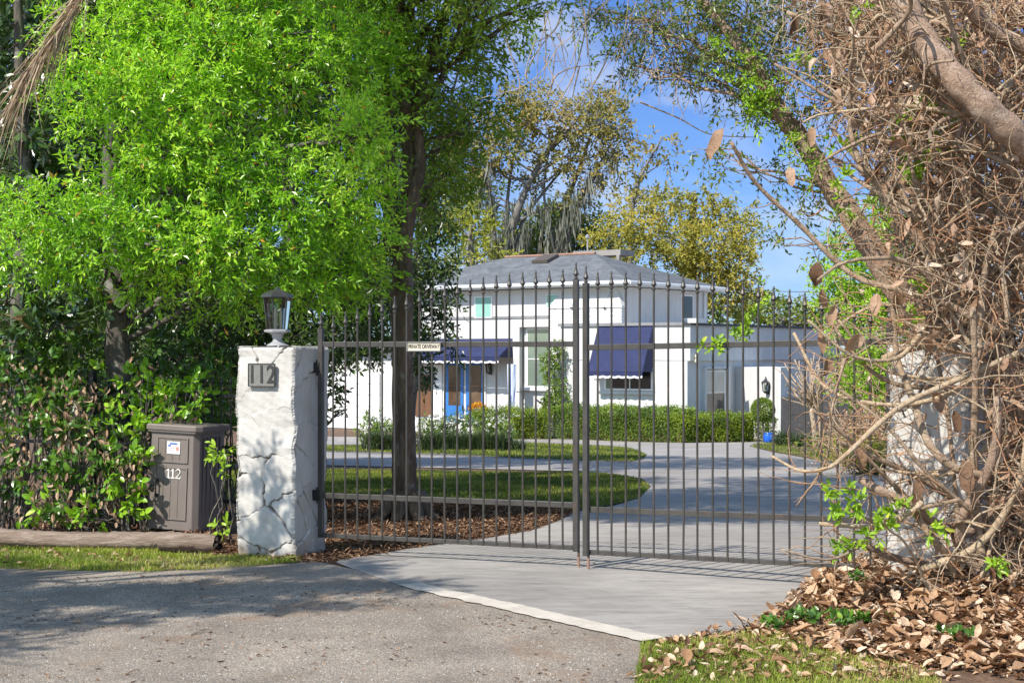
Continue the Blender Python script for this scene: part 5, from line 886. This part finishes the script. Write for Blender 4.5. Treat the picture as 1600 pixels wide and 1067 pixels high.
# ================================================================ OAK LIMB AND DEAD VINE ON THE RIGHT
ro = [(1180,105),(1215,170),(1262,232),(1298,292),(1335,345),(1380,415),(1440,500),(1530,600),(1640,720),(1720,860)]
rz = [13.0,13.0,13.0,13.0,12.9,12.9,12.8,12.7,12.6,12.6]
ov = PC((1000,40,13.6,40,30),(1080,20,13.2,60,35),(1150,60,13.2,60,45),(1110,110,13.4,45,35),(1200,110,13.0,40,40),(1170,170,13.0,30,28),(980,100,13.8,22,22),(1050,100,13.8,30,25),(930,15,14,40,20),(1230,40,12.8,60,40),(1290,80,12.8,50,35),(1250,200,13,28,25),(1210,265,13,30,15),(1265,305,13,30,16),(1140,265,13.2,40,10),(1100,235,13.2,25,10),(1305,370,13,16,14),(1180,-40,13,150,40),(1300,150,13,40,30),(1215,375,13,10,22),(1240,330,13,25,10))
ov_ = tree('oak_tree', 'oak leaning in from the right edge, its lichened limb reaching up over the gate', [at(1760,930,12.6),*[at(x,y,z) for (x,y),z in list(zip(ro,rz))[::-1]],at(1130,40,13.1),at(1060,-40,13.2)], [.24,.22,.19,.165,.135,.115,.10,.092,.085,.075,.068,.045,.03], ov, M['leaf_mid'], M['limb_bark'], .058, .021, 2.0, 96, sep=True, m=9, tl=.26, up=.4, droop=.35, lr=.03, lump=.4)
rng = np.random.default_rng(961); m_ = MB(); S_ = np.concatenate([np.array([at(x,y,z) for x,y in zip(np.interp(q,[0,1],[a0,b0])+rng.normal(0,16,n_),np.interp(q,[0,1],[a1,b1])+rng.normal(0,12,n_)) for z in [12.7]]) for a0,a1,b0,b1,n_ in ((1130,60,1215,170,46),(1215,170,1335,345,34),(1150,130,1200,190,30)) for q in [rng.uniform(0,1,n_)]]); spray(m_, rng, S_, nrm(rng.normal(0,.6,(len(S_),3))+V3(-.2,-.3,.1)), .13, 8, .055, .022, .3, .5); m_.build('climbing_leaves', M['leaf_lime'], ov_)
# hanging bare twigs in front of the sky
rng = np.random.default_rng(97); hv = thing('hanging_vine', 'thin leafless vines dangling against the blue sky above the gate', 'vine', at(920,-20,13.8)); m_ = MB()
for pts in ([(925,-10),(912,60),(895,120),(870,165),(845,200)],[(860,140),(870,118),(900,105),(935,102)],[(905,-10),(915,40),(918,90)],[(850,20),(853,70),(850,130)],[(790,60),(800,90),(812,130),(808,160)],[(960,60),(940,110),(915,150),(880,190)],[(1000,160),(1060,185),(1110,210),(1180,215)],[(985,20),(990,80),(975,140)],[(905,105),(897,140),(893,160)],[(880,10),(865,50),(830,70)],[(820,120),(840,80),(880,30)]):
    p_ = cr([at(x,y,13.8) for x,y in pts],7); m_.tube(p_, np.linspace(.008,.003,len(p_)), 4)
for k in range(150):
    x, y = (rng.uniform(830,1330) if k < 60 else rng.uniform(1000,1330)), rng.uniform(-20,90); l_ = rng.uniform(40,170); a_ = rng.normal(0,40); p_ = cr([at(x,y,13.5),at(x+a_*.5+rng.normal(0,14),y+l_*.5,13.5+rng.normal(0,.1)),at(x+a_,y+l_*rng.uniform(.5,1),13.5)],5); m_.tube(p_, np.linspace(.0055,.0022,len(p_)), 3, False)
m_.build('stems', M['twig_tan'], hv)
m_ = MB(); S_ = np.array([at(rng.uniform(790,1010), rng.uniform(0,85), 13.7) for _ in range(60)]); spray(m_, rng, S_, nrm(rng.normal(0,.5,(60,3))+V3(0,0,-.7)), .16, 7, .05, .018, .3, .4); m_.build('leaves', M['leaf_oak'], hv)

vb = V3(3.55,10.55,mound(3.55,10.55)); vn = thing('dead_vine', 'huge tangled dead vine with brown curled leaves smothering the right pillar', 'vine', vb); rng = np.random.default_rng(101)
heroes = [ # rows: column,row ; distance ; width in px at both ends
 ([(1142,222),(1180,285),(1250,352),(1330,428),(1400,452),(1470,470),(1560,520)],10.2,7,17),([(1205,712),(1250,735),(1290,732),(1320,712),(1400,640),(1480,600),(1600,548)],9.9,5,15),([(1220,858),(1290,874),(1335,858),(1365,832),(1420,800),(1500,780)],9.8,4,10),
 ([(1344,749),(1375,766),(1425,790),(1460,816),(1510,832),(1540,805),(1575,778),(1640,740)],10.1,16,26),([(1280,818),(1340,822),(1385,822),(1425,797),(1440,786)],10.0,8,16),([(1335,845),(1400,872),(1470,885),(1530,930),(1560,960)],10.2,12,26),([(1520,480),(1524,600),(1522,720),(1530,840),(1540,900)],10.0,12,20),
 ([(1395,-30),(1435,50),(1480,110),(1540,170),(1600,225),(1660,270)],9.9,42,48),([(1490,-20),(1540,40),(1610,80)],9.9,28,32),([(1395,480),(1402,560),(1425,620),(1450,690),(1490,730),(1540,745)],10.1,11,20),([(1262,500),(1330,555),(1400,560),(1440,520)],10.0,5,12),
 ([(1290,490),(1340,560),(1400,600),(1480,600),(1540,560)],10.3,6,14),([(1245,790),(1290,720),(1300,640),(1320,560)],9.9,4,7),([(1310,500),(1370,570),(1440,590),(1560,590)],10.1,5,9),([(1270,640),(1330,690),(1400,760),(1450,800)],9.9,5,10),([(1300,600),(1380,660),(1450,740),(1520,800)],10.0,6,12),
 ([(1240,520),(1290,605),(1380,632),(1470,620),(1560,570)],10.2,6,13),([(1460,540),(1480,640),(1490,740),(1500,840)],10.3,8,11),([(1400,760),(1450,830),(1480,870),(1500,920)],10.2,14,18),([(1470,300),(1520,420),(1560,540),(1600,640),(1640,700)],10.6,20,30),([(1340,260),(1420,320),(1500,370),(1620,420)],10.5,10,22),
 ([(1300,200),(1370,290),(1450,400),(1520,500)],10.5,8,16),([(1230,20),(1330,60),(1400,110),(1480,170),(1580,250)],10.4,8,18),([(1210,100),(1320,165),(1400,180),(1460,190)],10.2,5,12),([(1560,620),(1550,720),(1500,820),(1520,880),(1560,920)],10.0,18,28),([(1610,640),(1590,760),(1530,850),(1440,890)],9.9,12,18),
 ([(1500,100),(1508,220),(1515,360),(1522,480)],10.3,14,14),([(1570,300),(1540,420),(1530,540),(1524,640)],10.2,12,16),([(1380,560),(1450,540),(1530,560),(1610,610)],10.5,14,20),([(1310,690),(1380,720),(1460,760),(1560,830)],10.4,10,18),([(1345,180),(1355,260),(1400,350),(1440,480),(1460,540)],10.8,12,18)]
def bez(pts, Y, w0, w1, jit=.0):
    n = len(pts); ph = rng.uniform(0,6); p_ = cr([at(x,y,Y+.18*math.sin(ph+k*.9)) for k,(x,y) in enumerate(pts)],8); return p_, np.linspace(w0,w1,len(p_))*.5*Y/F*(1+.07*np.sin(np.arange(len(p_))*1.3+ph))
allp = []
for k, (pts, Y, w0, w1) in enumerate(heroes):
    p_, r_ = bez(pts, Y, w0*(.8 if w1 < 40 else 1), w1*(.72 if w1 < 40 else 1)); m_ = MB(); m_.tube(p_, r_, 9 if w1 > 12 else 6); m_.build('stem', M['limb_bark'] if w1 > 24 else M[('vine_bark','twig_tan','vine_bark')[k%3]], vn, smooth=True); allp.append(p_)
def left_edge(y): return float(np.interp(y, [-60,0,100,200,300,400,480,560,700,800,880,960], [1215,1235,1275,1320,1345,1375,1395,1385,1375,1390,1395,1420]))
def weight(x, y):                                          # how packed the tangle is there
    e = left_edge(y); w_ = np.clip((x-e)/90., 0, 1)
    if 545 < y < 870 and x < 1545: w_ *= .02
    return w_
def tangle(n, r0, r1, Ylo, Yhi, seg, step, mats, keep=.05, hook=.25):
    mbs = [MB() for _ in mats]; c = 0
    while c < n:
        x, y, Y = rng.uniform(1230,1660), rng.uniform(-40,935), rng.uniform(Ylo,Yhi)
        if rng.uniform() > weight(x,y)+keep*(x > left_edge(y)-90): continue
        a = rng.uniform(0,6.28) if rng.uniform() < .5 else rng.normal(2.2,.6); P_ = [at(x,y,Y)]; d = V3(math.cos(a), rng.normal(0,.3), math.sin(a)*.9); tq = rng.normal(0,hook,3)
        for s in range(seg): d = nrm(d+tq+rng.normal(0,.16,3)); P_.append(P_[-1]+d*step*rng.uniform(.7,1.3))
        P_ = np.array(P_); ex = 800+P_[-1][0]/P_[-1][1]*F
        ey = HY-(P_[-1][2]-CAMH)/P_[-1][1]*F
        if ex < left_edge(ey)-110 or P_[:,2].min() < .05: continue
        r = rng.uniform(r0,r1); mbs[rng.integers(len(mats))].tube(cr(P_,2), np.linspace(r,r*.4,2*(len(P_)-1)+1), 4 if r < .008 else 6, False); c += 1
    for mb, mt in zip(mbs, mats): tag(mb.build('twigs', M[mt], vn, smooth=True), kind='stuff')
tangle(190, .009, .022, 9.8, 12.0, 8, .13, ('vine_bark','twig_tan'), .02, .12)
tangle(2100, .003, .0075, 9.7, 12.4, 7, .075, ('twig_tan','twig_rust','vine_bark'), .10, .2)
tangle(1700, .002, .0045, 9.6, 12.2, 6, .055, ('twig_tan','twig_rust','twig_tan'), .12, .3)
m_ = [MB(), MB()]
for k in range(130):
    x, y, Y = rng.uniform(1300,1480), rng.uniform(470,890), rng.uniform(9.7,10.6); a = rng.normal(2.5,.5); d = V3(math.cos(a), rng.normal(0,.2), math.sin(a)*.9); P_ = [at(x,y,Y)]; tq = rng.normal(0,.12,3)
    for s in range(7): d = nrm(d+tq+rng.normal(0,.12,3)); P_.append(P_[-1]+d*rng.uniform(.03,.075))
    P_ = np.array(P_)
    if P_[:,2].min() > .12 and 800+P_[-1][0]/P_[-1][1]*F > 1215: r_ = rng.uniform(.002,.0055); m_[k%2].tube(cr(P_,2), np.linspace(r_,r_*.4,15), 4, False)
for q, mt in zip(m_, ('twig_rust','twig_tan')): tag(q.build('twigs', M[mt], vn, smooth=True), kind='stuff')
# side shoots on the traced stems
m_ = MB()
for p_ in allp:
    for q in range(6):
        s_ = p_[rng.integers(2,len(p_)-1)]; d = nrm(V3(-.6,rng.normal(0,.3),rng.normal(0,.7))); P_ = [s_]
        for k in range(5): d = nrm(d+rng.normal(0,.2,3)+V3(0,0,.04)); P_.append(P_[-1]+d*rng.uniform(.04,.09))
        m_.tube(np.array(P_), np.linspace(.0045,.0015,6), 4, False)
tag(m_.build('side_shoots', M['twig_rust'], vn, smooth=True), kind='stuff')
def stf(mb, nm, mt): return tag(mb.build(nm, mt, vn, smooth=True), kind='stuff')
def dead(n, Ylo, Yhi, lo, hi, keep, name, mat='dead_leaf'):
    P_ = []
    while len(P_) < n:
        x, y, Y = rng.uniform(1230,1680), rng.uniform(-40,930), rng.uniform(Ylo,Yhi)
        if rng.uniform() < weight(x,y)+keep*(x > left_edge(y)-60): P_.append(at(x,y,Y))
    P_ = np.array(P_); P_ = P_[P_[:,2] > .1]; k = len(P_); m_ = MB(); L_ = rng.uniform(lo,hi,k); put_leaves(m_, P_, rng.normal(0,.55,(k,3))+V3(0,0,-.7), rng.normal(0,.8,(k,3))+V3(-.2,-.5,.1), L_, L_*rng.uniform(.28,.5,k), rng.uniform(0,1,k), rng, rng.uniform(.1,1.1,k), rng.uniform(-.7,.9,k), True); tag(m_.build(name, M[mat], vn, smooth=True), kind='stuff')
dead(1300, 9.8, 11.2, .06, .13, .02, 'dead_leaves'); dead(5200, 11.3, 13.2, .07, .16, .0, 'gap_shade_leaves', 'straw')  # inner leaves get the darker straw colour to paint shade into the gaps
hl = [(1131,228,10.2,56),(1233,278,10.3,34),(1290,30,10.5,46),(1312,60,10.6,40),(1290,95,10.4,40),(1320,100,10.5,46),(1268,215,10.5,34),(1310,160,10.4,44),(1420,170,10.3,48),(1437,150,10.3,46),(1345,130,10.4,40),(1284,535,9.9,40),(1293,575,9.9,34),(1278,430,10.1,44),(1285,468,10.1,36),(1335,720,9.9,42),(1305,495,10,40),(1345,540,10,44),(1430,300,10.2,46),(1480,270,10.3,56),(1500,220,10.3,50),(1395,300,10.4,40),(1400,470,10.2,40),(1505,415,10.1,50),(1435,770,9.9,48),(1505,745,9.9,56),(1560,690,9.9,44),(1460,630,10,40),(1490,660,10,40),(1240,40,10.6,38),(1370,480,10.2,44)]
for x, y, Y, l in hl:
    m_ = MB(); P_ = at(x,y-l*.5,Y)[None]; L_ = l*Y/F; put_leaves(m_, P_, np.array([[rng.normal(0,.2),rng.normal(0,.2),-1]]), np.array([[rng.normal(0,.5),-1,rng.normal(0,.3)]]), L_, L_*rng.uniform(.35,.5), rng.uniform(.75,1) if x > 1415 and y < 520 else rng.uniform(.0,.55), rng, np.array([rng.uniform(.4,1.1)]), rng.uniform(-.3,.5), True); m_.tube([P_[0]+V3(.01,0,.05), P_[0]], .002, 4); m_.build('hanging_leaf', M['dead_leaf'], vn, smooth=True)
m_ = MB(); gl = [(1445,165,10.2),(1410,180,10.2),(1485,190,10.2),(1465,230,10.2),(1405,215,10.2),(1430,250,10.2),(1310,225,10.4),(1335,225,10.4),(1450,265,10.2),(1425,270,10.2),(1380,330,10.3),(1310,280,10.4),(1440,440,10.2),(1425,500,10.2),(1300,770,9.9),(1320,780,9.9),(1385,800,9.9),(1310,805,9.9),(1300,850,9.9),(1345,790,9.9),(1390,820,9.9),(1330,850,9.9),(1460,830,9.9),(1360,830,9.9),(1400,790,9.9),(1340,25,10.5),(1360,560,10.2),(1500,60,10.4),(1250,95,10.6),(1560,880,9.8)]
S_ = np.array([at(x+rng.normal(0,9),y+rng.normal(0,9),Y-.08) for x,y,Y in gl for _ in range(5)]); spray(m_, rng, S_, nrm(rng.normal(0,.6,(len(S_),3))+V3(-.1,-.3,.25)), .05, 6, .062, .022, .25, .5, None, True); tag(m_.build('green_shoots', M['leaf_lime'], vn), kind='stuff')

# ================================================================ GRASS, MULCH, LITTER
rng = np.random.default_rng(201)
def grass(name, label, poly, n, h, w_, mat, lean=.6, zf=gzs, excl=(), dens=None):
    q = scatter(rng, poly, n, excl); m_ = MB()
    if dens is not None: q = q[rng.uniform(0,1,len(q)) < dens(q)]
    t_ = np.clip(.35+.25*np.sin(q[:,0]*2.3+q[:,1]*1.1)+.2*np.sin(q[:,1]*3.7-q[:,0]*1.9)+rng.normal(0,.22,len(q)),0,1); blades(m_, rng, q, zf(q[:,1])-.005, h, w_, lean, t_); o = m_.build(name, mat); tag(o, kind='stuff'); return o
ragged = lambda q: np.clip(.45+.4*np.sin(q[:,0]*3.1+q[:,1]*6)+.35*np.sin(q[:,0]*7.3-q[:,1]*11.1)+.3*np.sin(q[:,0]*17+q[:,1]*23), .1, 1)
VG = [(x+.05*math.sin(x*9)+.03*math.sin(x*23), y+.07*math.sin(x*5.3)+.05*math.sin(x*13.7+1)) for x,y in soft(STRIP,14)]
grass('verge_grass', '', VG, 40000, .055, .006, M['grass'], .8, dens=ragged)
grass('grass', '', LAWN_D, 30000, .05, .005, M['grass'], .8, zf=lambda y: 0*y, dens=lambda q: np.clip(1.15-.42*np.hypot((q[:,0]-2.6)/1.1,(q[:,1]-9.6)/1.2)**-1.2+.3*np.sin(q[:,0]*9)*np.sin(q[:,1]*7),.12,1))
grass('lawn_blades', '', soft(LAWN_A,3), 60000, .06, .011, M['lawn_grass'], .7)
grass('lawn_blades', '', soft(LAWN_B,3), 30000, .075, .022, M['lawn_grass'], .7)
grass('lawn_blades', '', soft(LAWN_C,3), 26000, .075, .018, M['lawn_grass'], .7)
MUL = gp((335,866),(352,852),(420,846),(515,780),(640,783),(760,788),(890,798),(868,815),(830,829),(760,841),(650,856),(590,867),(530,876),(470,879),(400,873))
def litter(name, poly, n, lo, hi, asp, mat, zf, lift, flat=.35, curlr=(-.5,.8), excl=(), fine=True, dens=None):
    q = scatter(rng, poly, n, excl)
    if dens is not None: q = q[rng.uniform(0,1,len(q)) < dens(q)]
    n = len(q); P_ = np.column_stack([q, zf(q)+rng.uniform(.002,lift,n)]); D_ = rng.normal(0,1,(n,3)); D_[:,2] *= flat; N_ = np.column_stack([rng.normal(0,flat,n), rng.normal(0,flat,n), np.ones(n)]); L_ = rng.uniform(lo,hi,n); m_ = MB()
    put_leaves(m_, P_, D_, N_, L_, L_*asp*rng.uniform(.7,1.3,n), rng.uniform(0,1,n), rng, rng.uniform(.1,.9,n) if fine else .3, rng.uniform(*curlr,n) if fine else .2, fine); o = m_.build(name, mat, smooth=True); tag(o, kind='stuff'); return o
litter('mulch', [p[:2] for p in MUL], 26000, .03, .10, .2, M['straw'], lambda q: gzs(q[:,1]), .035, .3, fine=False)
HB = gp((-200,838),(-200,800),(60,790),(230,800),(355,815),(360,850),(345,856),(300,850),(0,832)); litter('bed_litter', [p[:2] for p in HB], 5000, .03, .10, .3, M['straw'], lambda q: gzs(q[:,1]), .05, .4)
LIT = [p[:2] for p in gp((1150,990),(1215,968),(1262,935),(1300,905),(1340,890),(1390,872))]+[(3.2,12.2),(5.5,12.2),(6.5,8),(3.2,7.6)]+[p[:2] for p in gp((1330,1030),(1230,1000))]
zm = lambda q: np.maximum(mound(q[:,0], q[:,1]), 0)
litter('verge_litter', VG, 900, .02, .07, .35, M['litter_leaf'], lambda q: gzs(q[:,1]), .03, .4)
litter('leaf_litter', LIT, 15000, .04, .11, .40, M['litter_leaf'], zm, .045, .24, (-.6,.9))
litter('large_leaf_litter', LIT, 1500, .09, .165, .42, M['litter_leaf'], lambda q: zm(q)+.025, .05, .2, (-.4,.8))
litter('leaf_crumbs', LIT, 12000, .02, .05, .4, M['litter_leaf'], zm, .03, .4, fine=False)
EDGE = [p[:2] for p in gp((985,1067),(1020,1010),(1170,975),(1250,935),(1300,890),(1330,880),(1400,1000),(1500,1067))]; litter('edge_litter', EDGE, 2600, .015, .08, .4, M['litter_leaf'], zm, .03, .4)
RD = [p[:2] for p in gp((0,905),(400,895),(620,920),(980,1005),(960,1067),(0,1067))]
litter('road_debris', RD, 1500, .012, .05, .3, M['straw'], lambda q: 0*q[:,0]+.004, .004, .12, fine=False, dens=lambda q: np.clip(.35+.8*np.sin(q[:,0]*2.1+1)*np.sin(q[:,1]*3.3),.05,1))
q = scatter(rng, RD, 3800); n = len(q); m_ = MB(); s_ = rng.uniform(.003,.008,n)*rng.choice([.7,1,1,1.2],n); oc = np.array([[1,0,0],[0,1,0],[-1,0,0],[0,-1,0],[0,0,.8],[0,0,-.3]]); v_ = np.column_stack([q, np.full(n,.001)])[:,None]+oc[None]*s_[:,None,None]*rng.uniform(.6,1.3,(n,6,1)); i = np.arange(n)[:,None]*6; m_.add(v_.reshape(-1,3), np.concatenate([i+[[0,1,4]],i+[[1,2,4]],i+[[2,3,4]],i+[[3,0,4]]]), np.repeat(rng.uniform(0,1,n),6)); o = m_.build('gravel', leafmat('gravel_stone', [(0,(.13,.12,.11)),(.6,(.28,.26,.23)),(1,(.48,.45,.41))], 0, .8)); tag(o, kind='stuff')
# weeds in the litter
for x, y, lb_ in ((1262,982,'largest green weed clump at the corner of the drive'),(1345,945,'green weed sprouting high on the leaf pile'),(1495,1020,'green weed in the leaves at lower right'),(1203,987,'small green weed at the drive edge'),(1325,990,'green weed among leaves below the largest clump')):
    b_ = gpix(x,y); o = thing('weed', lb_, 'weed', b_, 'green weeds growing in the leaf litter'); m_ = MB(); k = 22 if 'largest' in lb_ else 9; S_ = b_+np.column_stack([rng.normal(0,.10 if k > 10 else .035,k), rng.normal(0,.06 if k > 10 else .03,k), np.full(k, max(0,mound(b_[0],b_[1]))+.04)]); spray(m_, rng, S_, nrm(rng.normal(0,.4,(k,3))+V3(0,-.1,.8)), .05, 6, .05, .026, .1, .7, None, True); m_.build('leaves', M['leaf_hedge_dark'], o)
# single big fallen leaves
for x, y, l, yaw, tn, lb_ in ((1075,1047,.15,1.6,.35,'rust brown curled leaf standing on the grass at the bottom edge'),(1125,1028,.17,.2,.75,'long pale tan leaf lying flat on the grass'),(1165,1022,.15,-.2,.8,'pale tan leaf beside the long one on the grass'),(1335,1056,.15,.3,.95,'whitish dry leaf near the lower right grass'),(1160,1046,.08,2.,.15,'small dark brown curled leaf on the grass'),(1225,1040,.16,.1,.3,'long dark brown leaf bridging grass and litter'),(1480,1050,.13,.7,.98,'whitish leaf at the bottom right among brown ones'),(1200,1000,.10,1.,.3,'brown leaf at the grass and litter edge'),(640,1044,.0,0,0,''),(122,973,.09,.1,.6,'yellowish leaf lying in the tree shade on the road'),(1182,887+85,.07,.5,.6,'tan leaf on the paving near the litter'),(930,882,.05,.2,.9,'yellow leaf by the gate drop rods')):
    if l == 0: continue
    b_ = gpix(x,y); b_[2] = max(0, mound(b_[0],b_[1]) if x > 1000 else 0)+.03*(x > 1000)+.012; o = thing('fallen_leaf', lb_, 'leaf', b_, 'single large fallen leaves'); m_ = MB(); st_ = 'standing' in lb_
    D_ = np.array([[math.cos(yaw), math.sin(yaw), .9 if st_ else .08]]); put_leaves(m_, b_[None]-D_*l*.5*(0 if st_ else 1), D_, np.array([[0.1,-.8 if st_ else -.2,1]]), l, l*.42, tn, rng, .5, .35, True); m_.build('blade', M['litter_leaf'], o, smooth=True)
for x, y, x2, y2, lb_ in ((298,993,330,985,'longest bare twig on the sunlit road at left'),(195,1055,218,1050,'short twig near the bottom left of the road')):
    a_, b_ = gpix(x,y)+V3(0,0,.008), gpix(x2,y2)+V3(0,0,.012); o = thing('twig', lb_, 'twig', a_, 'bare twigs dropped on the road'); m_ = MB(); m_.tube(wob(rng,a_,b_,6,.06), np.linspace(.006,.003,6), 5); m_.build('stick', M['vine_bark'], o)
